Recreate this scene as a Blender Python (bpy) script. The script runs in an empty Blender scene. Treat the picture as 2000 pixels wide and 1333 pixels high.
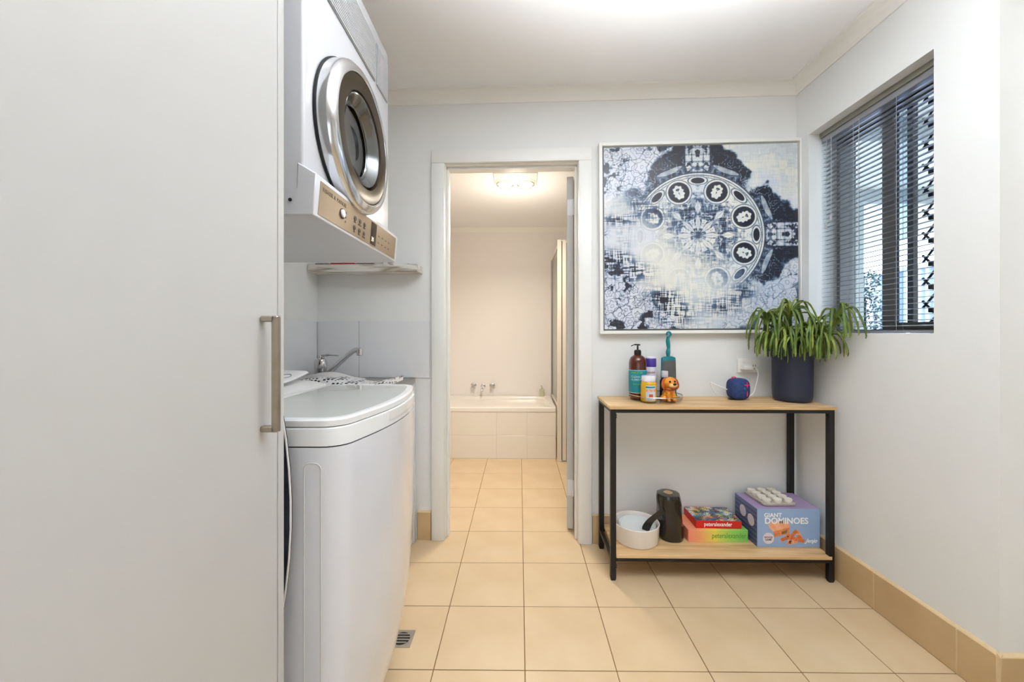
import bpy, bmesh, math, random
import numpy as np
from mathutils import Vector, Matrix, Euler
R = math.radians
PI = math.pi
random.seed(7)
sc = bpy.context.scene
COL = sc.collection

# ------------------------------------------------------------------ camera
cam_d = bpy.data.cameras.new('camera')
cam_d.sensor_width = 36.0
cam_d.lens = 765 * 36 / 2000
cam_d.shift_x = -0.004
cam_d.shift_y = -14.5 / 2000
cam_d.clip_start = 0.02
cam = bpy.data.objects.new('camera', cam_d)
cam.location = (0, 0, 1.114)
cam.rotation_euler = (R(90), 0, R(0.5))
COL.objects.link(cam)
sc.camera = cam

# ------------------------------------------------------------------ world, exposure
w = bpy.data.worlds.new('sky'); sc.world = w; w.use_nodes = True
nt = w.node_tree; nt.nodes.clear()
wo = nt.nodes.new('ShaderNodeOutputWorld'); bg = nt.nodes.new('ShaderNodeBackground')
bg.inputs['Color'].default_value = (0.86, 0.91, 1.0, 1); bg.inputs['Strength'].default_value = 8.0
nt.links.new(bg.outputs[0], wo.inputs[0])
sc.view_settings.view_transform = 'Standard'
sc.view_settings.look = 'None'
sc.view_settings.exposure = 0.17
sc.view_settings.gamma = 1.0
sc.view_settings.use_curve_mapping = False
sc.cycles.max_bounces = 12
sc.cycles.diffuse_bounces = 8
sc.cycles.transparent_max_bounces = 24

def area(name, loc, rot, sx, sy, power, col):
    d = bpy.data.lights.new(name, 'AREA'); d.shape = 'RECTANGLE'; d.size = sx; d.size_y = sy
    d.energy = power; d.color = col
    o = bpy.data.objects.new(name, d); o.location = loc; o.rotation_euler = rot
    COL.objects.link(o); return o
def bulb(name, loc, rad, power, col):
    d = bpy.data.lights.new(name, 'POINT'); d.shadow_soft_size = rad; d.energy = power; d.color = col
    o = bpy.data.objects.new(name, d); o.location = loc; COL.objects.link(o); return o
FILL_COL = (0.875, 0.94, 1.0)
area('ceiling_lamp_light', (-0.22, 1.0, 2.395), (0, 0, 0), 0.14, 0.14, 1.0, (0.97, 0.98, 1.0))
area('added_ceiling_fill', (0.75, 0.95, 2.39), (0, 0, 0), 0.7, 0.4, 2.4, FILL_COL)  # added fill under the ceiling, not a real fitting; lifts floor and walls
b_ = area('added_bounce_fill', (0.50, 0.50, 1.58), (R(180), 0, 0), 0.5, 0.5, 46, FILL_COL); b_.data.spread = R(120)  # added upward lamp with no real source, brightens the ceiling and evens the room
area('added_rear_fill', (0.1, -1.95, 0.9), (R(88), 0, R(-4)), 2.4, 1.5, 13, FILL_COL)  # added soft fill behind the camera, no window there; reaches under the table
bulb('bathroom_lamp_light', (-0.03, 2.95, 1.90), 0.07, 6, (1.0, 0.92, 0.80))
b_ = area('bathroom_heat_light', (-0.03, 2.83, 2.14), (0, 0, 0), 0.28, 0.16, 14, (1.0, 0.89, 0.73)); b_.data.spread = R(150)

# ------------------------------------------------------------------ materials
def lin(c):
    return tuple(((v/255)/12.92 if v/255 <= 0.04045 else ((v/255+0.055)/1.055)**2.4) for v in c)
def mat(name, rgb, rough=0.5, metal=0.0, noise=0.0, nscale=8.0, bump=0.0, bscale=80.0, coat=0.0,
        trans=0.0, ior=1.45, stretch=(1, 1, 1), rgb2=None, emit=None, estr=0.0, detail=4):
    m = bpy.data.materials.new(name); m.use_nodes = True
    n = m.node_tree; b = n.nodes['Principled BSDF']
    c = lin(rgb)
    b.inputs['Base Color'].default_value = (*c, 1)
    b.inputs['Roughness'].default_value = rough
    b.inputs['Metallic'].default_value = metal
    b.inputs['Coat Weight'].default_value = coat
    b.inputs['Transmission Weight'].default_value = trans
    b.inputs['IOR'].default_value = ior
    if emit:
        b.inputs['Emission Color'].default_value = (*lin(emit), 1); b.inputs['Emission Strength'].default_value = estr
    tc = n.nodes.new('ShaderNodeTexCoord'); mp = n.nodes.new('ShaderNodeMapping')
    mp.inputs['Scale'].default_value = stretch
    n.links.new(tc.outputs['Object'], mp.inputs[0])
    if noise > 0 or rgb2:
        t = n.nodes.new('ShaderNodeTexNoise'); t.inputs['Scale'].default_value = nscale; t.inputs['Detail'].default_value = detail
        r = n.nodes.new('ShaderNodeValToRGB')
        c2 = lin(rgb2) if rgb2 else tuple(v*(1-noise) for v in c)
        r.color_ramp.elements[0].color = (*c2, 1); r.color_ramp.elements[1].color = (*c, 1)
        r.color_ramp.elements[0].position = .35; r.color_ramp.elements[1].position = .65
        n.links.new(mp.outputs[0], t.inputs[0]); n.links.new(t.outputs[0], r.inputs[0]); n.links.new(r.outputs[0], b.inputs['Base Color'])
    if bump > 0:
        t = n.nodes.new('ShaderNodeTexNoise'); t.inputs['Scale'].default_value = bscale; t.inputs['Detail'].default_value = 3
        bp = n.nodes.new('ShaderNodeBump'); bp.inputs['Strength'].default_value = bump; bp.inputs['Distance'].default_value = 0.002
        n.links.new(mp.outputs[0], t.inputs[0]); n.links.new(t.outputs[0], bp.inputs['Height']); n.links.new(bp.outputs[0], b.inputs['Normal'])
    return m
M = {}
M['wall'] = mat('wall_paint', (228, 229, 228), .55, noise=.015, nscale=2, bump=.12, bscale=120)
M['bathwall'] = mat('bathroom_wall_gloss', (230, 225, 222), .5, noise=.01, nscale=2)
M['ceil'] = mat('ceiling_paint', (240, 239, 239), .8, noise=.01, nscale=2)
M['trim'] = mat('trim_gloss_white', (233, 233, 230), .3, noise=.01, nscale=6)
M['cornice'] = mat('cornice_white', (236, 234, 229), .6, noise=.01, nscale=6)
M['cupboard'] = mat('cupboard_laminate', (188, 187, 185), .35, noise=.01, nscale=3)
M['tile'] = mat('floor_tile', (209, 186, 152), .34, rgb2=(201, 176, 140), nscale=5, detail=8, bump=.05, bscale=60)
M['grout'] = mat('floor_grout', (138, 108, 76), .9, noise=.2, nscale=40)
M['skirt'] = mat('skirting_tile', (200, 172, 130), .4, rgb2=(191, 161, 118), nscale=6, detail=8)
M['skirtgrout'] = mat('skirting_grout', (214, 190, 152), .8, noise=.05, nscale=30)
M['gloss_tile'] = mat('white_glazed_tile', (226, 227, 230), .12, noise=.01, nscale=4, coat=.3)
M['tilegrout'] = mat('white_grout', (205, 205, 203), .8, noise=.05, nscale=30)
M['white'] = mat('white_enamel', (218, 219, 223), .22, noise=.008, nscale=4, coat=.3)
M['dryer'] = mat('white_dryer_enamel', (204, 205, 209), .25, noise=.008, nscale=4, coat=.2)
M['washer'] = mat('white_washer_enamel', (216, 218, 225), .2, noise=.008, nscale=4, coat=.3)
M['washertop'] = mat('white_washer_plastic', (226, 227, 228), .25, noise=.008, nscale=4)
M['lidglass'] = mat('washer_lid_grey', (196, 198, 194), .08, noise=.01, nscale=4, coat=.6)
M['dark'] = mat('dark_rubber', (22, 22, 24), .6, noise=.2, nscale=20)
M['chrome'] = mat('chrome', (215, 215, 215), .08, metal=1, noise=.03, nscale=12)
M['ringsilver'] = mat('silver_ring', (212, 212, 214), .14, metal=.9, noise=.03, nscale=12)
M['steel'] = mat('brushed_steel', (182, 178, 170), .3, metal=1, noise=.08, nscale=30, stretch=(1, 1, 12))
M['nickel'] = mat('satin_nickel', (176, 166, 150), .32, metal=1, noise=.08, nscale=40)
M['champagne'] = mat('champagne_panel', (176, 160, 138), .15, metal=.55, noise=.06, nscale=5)
M['bronzeglass'] = mat('bronze_door_glass', (52, 42, 28), .16, noise=.12, nscale=3)
M['bronzeglass'].node_tree.nodes['Principled BSDF'].inputs['Specular IOR Level'].default_value = .18
M['drum'] = mat('drum_steel', (126, 128, 128), .18, metal=.8, noise=.1, nscale=12)
M['blackglass'] = mat('black_glass', (18, 17, 17), .06, noise=.1, nscale=10, coat=.5)
M['display'] = mat('display_black', (28, 16, 10), .1, noise=.1, nscale=10)
M['print_dark'] = mat('print_dark', (60, 52, 44), .5, noise=.05, nscale=30)
M['print_white'] = mat('print_white', (240, 240, 240), .5, noise=.02, nscale=30)
M['black_metal'] = mat('black_powder_coat', (20, 18, 18), .42, noise=.15, nscale=50, bump=.1, bscale=300)
M['slat'] = mat('blind_aluminium', (150, 151, 158), .3, metal=.35, noise=.04, nscale=30)
M['frame_grey'] = mat('window_aluminium', (132, 129, 127), .4, metal=.3, noise=.05, nscale=20)
M['frame_olive'] = mat('window_head_grey', (134, 132, 120), .5, noise=.05, nscale=20)
M['cord'] = mat('blind_cord', (178, 178, 182), .6, noise=.05, nscale=60)
M['navy'] = mat('navy_pot', (40, 46, 66), .5, noise=.15, nscale=14, stretch=(1, 1, .2), bump=.25, bscale=60)
M['soil'] = mat('potting_soil', (40, 32, 26), .95, noise=.4, nscale=60, bump=.6)
M['leaf'] = mat('plant_leaf', (104, 124, 46), .45, rgb2=(62, 84, 32), nscale=18, bump=.5, bscale=150)
M['leaf_light'] = mat('plant_leaf_light', (138, 150, 62), .45, rgb2=(98, 118, 48), nscale=18, bump=.5, bscale=150)
M['hedge'] = mat('hedge_leaf', (58, 96, 92), .5, rgb2=(26, 50, 50), nscale=9)
def clear_glass(name, rgb=(235, 245, 242), rough=0.0, graze=.8):
    m = bpy.data.materials.new(name); m.use_nodes = True; n = m.node_tree; n.nodes.clear()
    o = n.nodes.new('ShaderNodeOutputMaterial'); g = n.nodes.new('ShaderNodeBsdfGlossy'); t = n.nodes.new('ShaderNodeBsdfTransparent')
    g.inputs['Roughness'].default_value = rough + .02
    t.inputs['Color'].default_value = (*lin(rgb), 1)
    lw = n.nodes.new('ShaderNodeLayerWeight'); pw_ = n.nodes.new('ShaderNodeMath'); pw_.operation = 'POWER'; pw_.inputs[1].default_value = 5
    n.links.new(lw.outputs['Facing'], pw_.inputs[0])
    f = n.nodes.new('ShaderNodeMath'); f.operation = 'MULTIPLY_ADD'; f.inputs[1].default_value = graze; f.inputs[2].default_value = .04; n.links.new(pw_.outputs[0], f.inputs[0])
    mx = n.nodes.new('ShaderNodeMixShader')
    ge = n.nodes.new('ShaderNodeNewGeometry'); fm = n.nodes.new('ShaderNodeMath'); fm.operation = 'SUBTRACT'; fm.inputs[0].default_value = 1.0; fm.use_clamp = True
    n.links.new(ge.outputs['Backfacing'], fm.inputs[1]); mu = n.nodes.new('ShaderNodeMath'); mu.operation = 'MULTIPLY'; n.links.new(f.outputs[0], mu.inputs[0]); n.links.new(fm.outputs[0], mu.inputs[1])
    n.links.new(mu.outputs[0], mx.inputs[0]); n.links.new(t.outputs[0], mx.inputs[1]); n.links.new(g.outputs[0], mx.inputs[2]); n.links.new(mx.outputs[0], o.inputs[0])
    return m
M['glass'] = clear_glass('window_glass', (232, 240, 246))
M['shower_glass'] = clear_glass('shower_glass', (246, 248, 246), graze=.25)
M['tray_glass'] = clear_glass('tray_glass', (246, 247, 246))
def wood(name, a, b, c, sc_=(1.2, 14, 14)):
    m = bpy.data.materials.new(name); m.use_nodes = True; n = m.node_tree; p = n.nodes['Principled BSDF']
    p.inputs['Roughness'].default_value = .5
    tc = n.nodes.new('ShaderNodeTexCoord'); mp = n.nodes.new('ShaderNodeMapping'); mp.inputs['Scale'].default_value = sc_
    t = n.nodes.new('ShaderNodeTexNoise'); t.inputs['Scale'].default_value = 2.2; t.inputs['Detail'].default_value = 8; t.inputs['Distortion'].default_value = .6
    r = n.nodes.new('ShaderNodeValToRGB')
    e = r.color_ramp.elements; e[0].position = .3; e[0].color = (*lin(b), 1); e[1].position = .7; e[1].color = (*lin(c), 1)
    x = e.new(.5); x.color = (*lin(a), 1)
    n.links.new(tc.outputs['Object'], mp.inputs[0]); n.links.new(mp.outputs[0], t.inputs[0]); n.links.new(t.outputs[0], r.inputs[0]); n.links.new(r.outputs[0], p.inputs['Base Color'])
    return m
M['oak'] = wood('oak_board', (206, 170, 122), (178, 140, 94), (222, 190, 144))
M['shabby'] = wood('distressed_white_wood', (214, 210, 202), (150, 138, 122), (228, 226, 222), (3, 20, 20))

# ------------------------------------------------------------------ mesh helpers
def nb(): return bmesh.new()
def box(bm, x0, x1, y0, y1, z0, z1, bev=0.0, seg=2, rot=None, piv=None):
    vs = [bm.verts.new((x, y, z)) for x in (x0, x1) for y in (y0, y1) for z in (z0, z1)]
    F = [(0, 1, 3, 2), (4, 6, 7, 5), (0, 4, 5, 1), (2, 3, 7, 6), (0, 2, 6, 4), (1, 5, 7, 3)]
    fs = [bm.faces.new([vs[i] for i in f]) for f in F]
    geom = vs
    if bev > 0:
        es = list({e for f in fs for e in f.edges})
        r = bmesh.ops.bevel(bm, geom=es, offset=bev, segments=seg, profile=.5, affect='EDGES')
        geom = list({v for f in r['faces'] for v in f.verts} | {v for v in vs if v.is_valid})
    if rot is not None:
        bmesh.ops.rotate(bm, cent=piv or (0, 0, 0), matrix=rot, verts=[v for v in geom if v.is_valid])
    return geom
def loft(bm, rings, cap0=True, cap1=True, closed=True):
    vr = [[bm.verts.new(p) for p in r] for r in rings]
    n = len(vr[0])
    for a, b in zip(vr[:-1], vr[1:]):
        for i in range(n if closed else n-1):
            j = (i+1) % n
            bm.faces.new((a[i], a[j], b[j], b[i]))
    if cap0: bm.faces.new(list(reversed(vr[0])))
    if cap1: bm.faces.new(vr[-1])
    return vr
def lathe(bm, prof, c=(0, 0, 0), seg=32, axis='Z', cap0=True, cap1=True):
    rings = []
    for r, h in prof:
        ring = []
        for i in range(seg):
            a = 2*PI*i/seg
            p = (r*math.cos(a), r*math.sin(a), h)
            if axis == 'X': p = (h, r*math.cos(a), r*math.sin(a))
            if axis == 'Y': p = (r*math.sin(a), h, r*math.cos(a))
            ring.append((p[0]+c[0], p[1]+c[1], p[2]+c[2]))
        rings.append(ring)
    return loft(bm, rings, cap0, cap1)
def tube(bm, pts, rad, seg=8, flat=1.0, up=Vector((0, 0, 1))):
    pts = [Vector(p) for p in pts]; rings = []
    n = len(pts)
    pn = None
    for i, p in enumerate(pts):
        t = (pts[min(i+1, n-1)]-pts[max(i-1, 0)]).normalized()
        if pn is None:
            pn = t.cross(up)
            if pn.length < .05: pn = t.cross(Vector((1, 0, 0)))
        else: pn = pn - t*pn.dot(t)
        pn.normalize(); b = t.cross(pn)
        r = rad[i] if isinstance(rad, (list, tuple)) else rad
        rings.append([p + pn*(r*math.cos(2*PI*k/seg)) + b*(r*flat*math.sin(2*PI*k/seg)) for k in range(seg)])
    return loft(bm, rings)
def bez(ps, n=16):
    """Catmull-Rom through points"""
    ps = [Vector(p) for p in ps]; ps = [2*ps[0]-ps[1]] + ps + [2*ps[-1]-ps[-2]]; out = []
    for i in range(1, len(ps)-2):
        for k in range(n):
            t = k/n; a, b, c, d = ps[i-1:i+3]
            out.append(.5*((2*b)+(c-a)*t+(2*a-5*b+4*c-d)*t*t+(3*b-a-3*c+d)*t**3))
    out.append(ps[-2]); return out
def sphere(bm, c, r, sx=1, sy=1, sz=1, seg=20, rings=12, rot=None):
    m = Matrix.Translation(c) @ (rot.to_4x4() if rot else Matrix()) @ Matrix.Diagonal((sx, sy, sz, 1))
    bmesh.ops.create_uvsphere(bm, u_segments=seg, v_segments=rings, radius=r, matrix=m)
def prism(bm, poly, axis, a, b):
    """extrude 2-D polygon between a and b along axis"""
    def P(p, t):
        return {'X': (t, p[0], p[1]), 'Y': (p[0], t, p[1]), 'Z': (p[0], p[1], t)}[axis]
    loft(bm, [[P(p, a) for p in poly], [P(p, b) for p in poly]])
def rrect(cx, cy, w_, h_, r, n=6):
    o = []
    for sx, sy, a0 in ((1, 1, 0), (-1, 1, 90), (-1, -1, 180), (1, -1, 270)):
        for k in range(n+1):
            a = R(a0+90*k/n); o.append((cx+sx*(w_/2-r)+r*math.cos(a), cy+sy*(h_/2-r)+r*math.sin(a)))
    return o
def obj(name, bm, m, parent=None, label=None, smooth=True, ang=35, kind=None, loc=None, rotz=None):
    bmesh.ops.recalc_face_normals(bm, faces=bm.faces)
    me = bpy.data.meshes.new(name); bm.to_mesh(me); bm.free()
    me.materials.append(m)
    if smooth:
        me.shade_smooth(); me.set_sharp_from_angle(angle=R(ang))
    o = bpy.data.objects.new(name, me); COL.objects.link(o)
    if parent: o.parent = parent
    if label: o['label'] = label
    if kind: o['kind'] = kind
    if loc: o.location = loc
    if rotz is not None: o.rotation_euler = (0, 0, rotz)
    return o
def thing(name, label, cat, loc=(0, 0, 0), rotz=0.0, group=None):
    o = bpy.data.objects.new(name, None); COL.objects.link(o); o.empty_display_size = .05
    o.location = loc; o.rotation_euler = (0, 0, rotz); o['label'] = label; o['category'] = cat
    if group: o['group'] = group
    return o
def tag(o, label, cat, group=None):
    o['label'] = label; o['category'] = cat
    if group: o['group'] = group
    return o
def struct(name, bm=None, m=None, loc=None, rotz=None, smooth=False):
    if bm is None:
        o = bpy.data.objects.new(name, None); COL.objects.link(o); o.empty_display_size = .05
        if loc: o.location = loc
        if rotz is not None: o.rotation_euler = (0, 0, rotz)
        o['kind'] = 'structure'; return o
    return obj(name, bm, m, kind='structure', loc=loc, rotz=rotz, smooth=smooth)
def copy_tree(o, parent=None):
    c = o.copy(); COL.objects.link(c)
    if parent: c.parent = parent
    for ch in list(o.children): copy_tree(ch, c)
    return c
def text(s, size, m, parent, loc, rot, name='lettering', ext=0.0003, align='LEFT', xs=1.0, shear=0.0, sp=1.0, bold=.012):
    cu = bpy.data.curves.new(name, 'FONT'); cu.body = s; cu.size = size; cu.extrude = ext; cu.align_x = align
    cu.shear = shear; cu.offset = size*bold; cu.space_character = sp; cu.resolution_u = 3
    t = bpy.data.objects.new(name, cu); COL.objects.link(t)
    dg = bpy.context.evaluated_depsgraph_get()
    me = bpy.data.meshes.new_from_object(t.evaluated_get(dg)); me.name = name
    bpy.data.objects.remove(t); bpy.data.curves.remove(cu)
    me.materials.clear(); me.materials.append(m)
    o = bpy.data.objects.new(name, me); COL.objects.link(o); o.parent = parent; o.location = loc; o.rotation_euler = rot
    o.scale = (xs, 1, 1)
    return o
FRONT = (R(90), 0, 0)      # text facing the camera side (-Y)
SIDE = (R(90), 0, R(90))   # text facing +X

# ------------------------------------------------------------------ room shell
CEIL = 2.41; BROT = R(-2.0); BO = (0, 2.10, 0)
def bw(u, v, z=0):          # back wall frame (u along the wall, v into the wall) to world
    return Vector((BO[0]+u*math.cos(BROT)-v*math.sin(BROT), BO[1]+u*math.sin(BROT)+v*math.cos(BROT), z))
bm = nb(); box(bm, -1.25, 2.5, -2.1, 4.3, -.12, -.002)
floor = struct('floor', bm, M['grout'])
# floor tiles, one object each
TP = .303; xs0 = .018; ys0 = 1.295
tile_cache = {}
for j in range(-11, 10):
    for i in range(-5, 9):
        x0 = xs0+i*TP+.0015; x1 = xs0+(i+1)*TP-.0015; y0 = ys0+j*TP+.0015; y1 = ys0+(j+1)*TP-.0015
        x0 = max(x0, -1.105); y0 = max(y0, -1.99)
        xm = 2.39 if y1 < 1.2 else 1.43
        if y0 < 1.19 < y1 and x0 > 1.43: y1 = 1.18
        if y0 < 1.19 < y1 and x0 < 1.43 < x1: pass
        x1 = min(x1, xm); y1 = min(y1, 4.165)
        if y0 > 2.2: x0 = max(x0, -.89); x1 = min(x1, 1.29)
        if x1-x0 < .01 or y1-y0 < .01: continue
        k = (round(x1-x0, 4), round(y1-y0, 4))
        if k not in tile_cache:
            bm = nb(); box(bm, -k[0]/2, k[0]/2, -k[1]/2, k[1]/2, -.002, 0, .0009, 1)
            o = obj('tile', bm, M['tile'], floor, smooth=False); tile_cache[k] = o.data
        else:
            o = bpy.data.objects.new('tile', tile_cache[k]); COL.objects.link(o); o.parent = floor
        o.location = ((x0+x1)/2, (y0+y1)/2, 0)
# back wall with the doorway (local frame of the wall)
UL, UR, UH = -.405, .315, 2.03
bm = nb()
box(bm, -1.2, UL-.012, 0, .11, 0, CEIL); box(bm, UR+.012, 1.47, 0, .11, 0, CEIL); box(bm, UL-.012, UR+.012, 0, .11, UH+.012, CEIL)
wall_back = struct('wall_back', bm, M['wall'], BO, BROT)
bm = nb(); box(bm, -1.23, -1.11, -2.0, 2.24, 0, CEIL); struct('wall_left', bm, M['wall'])
WX = 1.44; WY0, WY1, WH0, WH1 = 1.374, 1.962, 1.115, 2.105; WT = 1.66
bm = nb()
box(bm, WX, WT, 1.187, WY0, 0, CEIL); box(bm, WX, WT, WY1, 2.2, 0, CEIL)
box(bm, WX, WT, WY0, WY1, 0, WH0); box(bm, WX, WT, WY0, WY1, WH1, CEIL)
box(bm, WT, 2.4, 1.187, 1.33, 0, CEIL)
bmesh.ops.remove_doubles(bm, verts=bm.verts, dist=1e-5)
struct('wall_right', bm, M['wall'])
bm = nb(); box(bm, 2.4, 2.5, -2.0, 1.33, 0, CEIL); struct('wall_far_right', bm, M['wall'])
bm = nb(); box(bm, -1.23, 2.5, -2.1, -2.0, 0, CEIL); struct('wall_behind', bm, M['wall'])
bm = nb(); box(bm, -1.23, 2.5, -2.1, 2.24, CEIL, CEIL+.08); struct('ceiling', bm, M['ceil'])
# bathroom shell
bm = nb(); box(bm, -1.0, 1.4, 4.17, 4.27, 0, 2.3); struct('wall_bathroom_back', bm, M['bathwall'])
bm = nb(); box(bm, -1.0, -.9, 2.25, 4.17, 0, 2.3); struct('wall_bathroom_left', bm, M['bathwall'])
bm = nb(); box(bm, 1.3, 1.4, 2.2, 4.17, 0, 2.3); struct('wall_bathroom_right', bm, M['bathwall'])
bm = nb(); prism(bm, [(-1.0, 2.249), (1.4, 2.165), (1.4, 4.27), (-1.0, 4.27)], 'Z', 2.235, 2.33); struct('ceiling_bathroom', bm, M['ceil'])
bm = nb(); prism(bm, [(4.17, 2.195), (4.13, 2.235), (4.17, 2.235)], 'X', -.9, 1.3); struct('trim_4', bm, M['cornice'])

# cornices
def cove(s):   # profile in (outwards, height) below the ceiling
    p = [(0, 0), (0, -s), (.006, -s), (.008, -s+.006)]
    for k in range(1, 8):
        a = R(90*k/8); p.append((.008+(s-.014)*(1-math.cos(a)), -s+.006+(s-.014)*math.sin(a)))
    p += [(s-.006, -.008), (s, -.008), (s, 0)]
    return p
prof = cove(.058)
bm = nb(); prism(bm, [(-a, CEIL+b) for a, b in prof], 'X', -1.12, 1.445)
struct('trim_1', bm, M['cornice'], BO, BROT)
bm = nb(); prism(bm, [(WX-a, CEIL+b) for a, b in prof], 'Y', 1.187, 2.06); struct('trim_2', bm, M['cornice'])
bm = nb(); prism(bm, [(1.187-a, CEIL+b) for a, b in prof], 'X', 1.38, 2.4); struct('trim_3', bm, M['cornice'])

# skirting tiles
SH = .150
def skirt(name, runs, place, rotz=None, loc=None, back_z=True):
    root = struct(name, loc=loc, rotz=rotz)
    for a, b, axis, f0, f1 in runs:
        bm = nb()
        if axis == 'Y': box(bm, f0, f1, a, b, 0, SH-.001, .0015, 1)
        else: box(bm, a, b, f0, f1, 0, SH-.001, .0015, 1)
        obj('tile', bm, M['skirt'], root, smooth=False)
    return root
s = skirt('baseboard_right', [(1.187, 1.2925, 'Y', WX-.011, WX), (1.2955, 1.5925, 'Y', WX-.011, WX), (1.5955, 1.8955, 'Y', WX-.011, WX), (1.8985, 2.04, 'Y', WX-.011, WX)], None)
bm = nb(); prism(bm, [(WX-.0105, SH-.003), (WX, SH+.007), (WX, 0), (WX-.0095, 0)], 'Y', 1.179, 2.04); obj('grout', bm, M['skirtgrout'], s, smooth=False)
s = skirt('baseboard_back', [(-.55, -.478, 'X', -.011, 0), (.388, .62, 'X', -.011, 0), (.623, .92, 'X', -.011, 0), (.923, 1.22, 'X', -.011, 0), (1.223, 1.432, 'X', -.011, 0)], None, BROT, BO)
bm = nb(); prism(bm, [(-.0105, SH-.003), (0, SH+.007), (0, 0), (-.0095, 0)], 'X', .388, 1.43); prism(bm, [(-.0105, SH-.003), (0, SH+.007), (0, 0), (-.0095, 0)], 'X', -.55, -.478)
obj('grout', bm, M['skirtgrout'], s, smooth=False)
s = skirt('baseboard_return', [(1.4315, 1.519, 'X', 1.176, 1.187)], None)
bm = nb(); prism(bm, [(1.1765, SH-.003), (1.187, SH+.007), (1.187, 0), (1.1775, 0)], 'X', 1.43, 1.519); obj('grout', bm, M['skirtgrout'], s, smooth=False)

# doorway to the bathroom
d1 = struct('door_1', loc=BO, rotz=BROT)
def casing(x0, x1, z0, z1):
    bm = nb(); box(bm, x0, x1, -.019, 0, z0, z1, .004, 2); return bm
obj('architrave', casing(UL-.068, UL+.002, 0, UH), M['trim'], d1)
obj('architrave', casing(UR-.002, UR+.068, 0, UH), M['trim'], d1)
obj('architrave', casing(UL-.068, UR+.068, UH, UH+.07), M['trim'], d1)
for x0, x1, z0, z1 in ((UL-.012, UL+.004, 0, UH), (UR-.004, UR+.012, 0, UH), (UL-.012, UR+.012, UH-.004, UH+.012)):
    bm = nb(); box(bm, x0, x1, .0, .115, z0, z1, .0015, 1); obj('jamb', bm, M['trim'], d1)
for x0, x1, z0, z1 in ((UL+.004, UL+.016, 0, UH-.004), (UR-.016, UR-.004, 0, UH-.004), (UL+.004, UR-.004, UH-.016, UH-.004)):
    bm = nb(); box(bm, x0, x1, .03, .07, z0, z1, .002, 1); obj('door_stop', bm, M['trim'], d1)
bm = nb(); box(bm, 0, .036, 0, .70, .012, 2.0, .002, 1)
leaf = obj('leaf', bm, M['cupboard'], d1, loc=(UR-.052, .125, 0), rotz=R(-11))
for h in (.20, 1.78):
    bm = nb(); box(bm, .003, .033, -.0015, 0, h, h+.09); lathe(bm, [(.005, h), (.005, h+.09)], (.036, -.004, 0), 10)
    obj('hinge', bm, M['white'], leaf)
# door frame on the return wall at the far right
d2 = struct('door_2')
bm = nb(); box(bm, 1.522, 1.592, 1.166, 1.187, 0, 2.095, .004, 2); obj('architrave', bm, M['trim'], d2)
bm = nb(); box(bm, 1.592, 2.35, 1.166, 1.187, 2.025, 2.095, .004, 2); obj('architrave', bm, M['trim'], d2)
bm = nb(); box(bm, 1.60, 2.35, 1.172, 1.187, .01, 2.02, .003, 1); obj('leaf', bm, M['trim'], d2)

# ------------------------------------------------------------------ window
win = struct('window_1')
def fb(name, x0, x1, y0, y1, z0, z1, m='frame_grey', p=win, bev=.0015):
    bm = nb(); box(bm, x0, x1, y0, y1, z0, z1, bev, 1); return obj(name, bm, M[m], p)
FX0, FX1 = 1.575, 1.655
fb('window_frame', FX0, FX1, WY0+.001, WY1-.001, WH0+.001, WH0+.018)
fb('window_frame', FX0-.005, FX1, WY0+.001, WY1-.001, WH1-.030, WH1-.001)
fb('window_frame', FX0, FX1, WY0+.001, WY0+.03, WH0+.018, WH1-.03)
fb('window_frame', FX0, FX1, WY1-.022, WY1-.001, WH0+.018, WH1-.03)
# fixed far pane and sliding near sash
fb('sash_stile', 1.58, 1.602, 1.664, 1.722, WH0+.018, WH1-.03)
fb('sash_stile', 1.608, 1.630, 1.615, 1.640, WH0+.018, WH1-.03)
fb('sash_rail', 1.58, 1.602, WY0+.03, 1.664, WH0+.018, WH0+.045)
fb('sash_rail', 1.58, 1.602, WY0+.03, 1.664, WH1-.062, WH1-.03)
fb('sash_rail', 1.608, 1.630, 1.722, WY1-.022, WH1-.062, WH1-.03)
fb('glass_pane', 1.590, 1.593, WY0+.03, 1.664, WH0+.045, WH1-.062, 'glass', bev=0)
fb('glass_pane', 1.618, 1.621, 1.640, WY1-.022, WH0+.018, WH1-.03, 'glass', bev=0)
# diamond security grille outside the near half
bm = nb()
gx = 1.668; py = .082; pz = .094
y0, y1, z0, z1 = WY0-.02, 1.635, WH0, WH1
def seg_clip(a, b):
    (ya, za), (yb, zb) = a, b; t0, t1 = 0.0, 1.0; dy = yb-ya; dz = zb-za
    for p_, q_ in ((-dy, ya-y0), (dy, y1-ya), (-dz, za-z0), (dz, z1-za)):
        if abs(p_) < 1e-9:
            if q_ < 0: return None
        else:
            r = q_/p_
            if p_ < 0: t0 = max(t0, r)
            else: t1 = min(t1, r)
    if t0 >= t1: return None
    return (ya+t0*dy, za+t0*dz), (ya+t1*dy, za+t1*dz)
for k in range(-16, 16):
    for sg in (1, -1):
        a = (y0+k*py, z0 if sg > 0 else z1); L = (z1-z0)
        b = (a[0]+L*py/pz, a[1]+sg*L)
        c = seg_clip(a, b)
        if c:
            tube(bm, [(gx, c[0][0], c[0][1]), (gx, c[1][0], c[1][1])], .0045, 6)
for a in range(-1, 8):
    for b in range(0, 23):
        yy = y0+(a+(b % 2)*.5)*py; zz = z0+b*pz/2
        if y0 < yy < y1 and z0 < zz < z1: box(bm, gx-.006, gx+.006, yy-.008, yy+.008, zz-.009, zz+.009)
obj('security_grille', bm, M['dark'], win, smooth=False)

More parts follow.
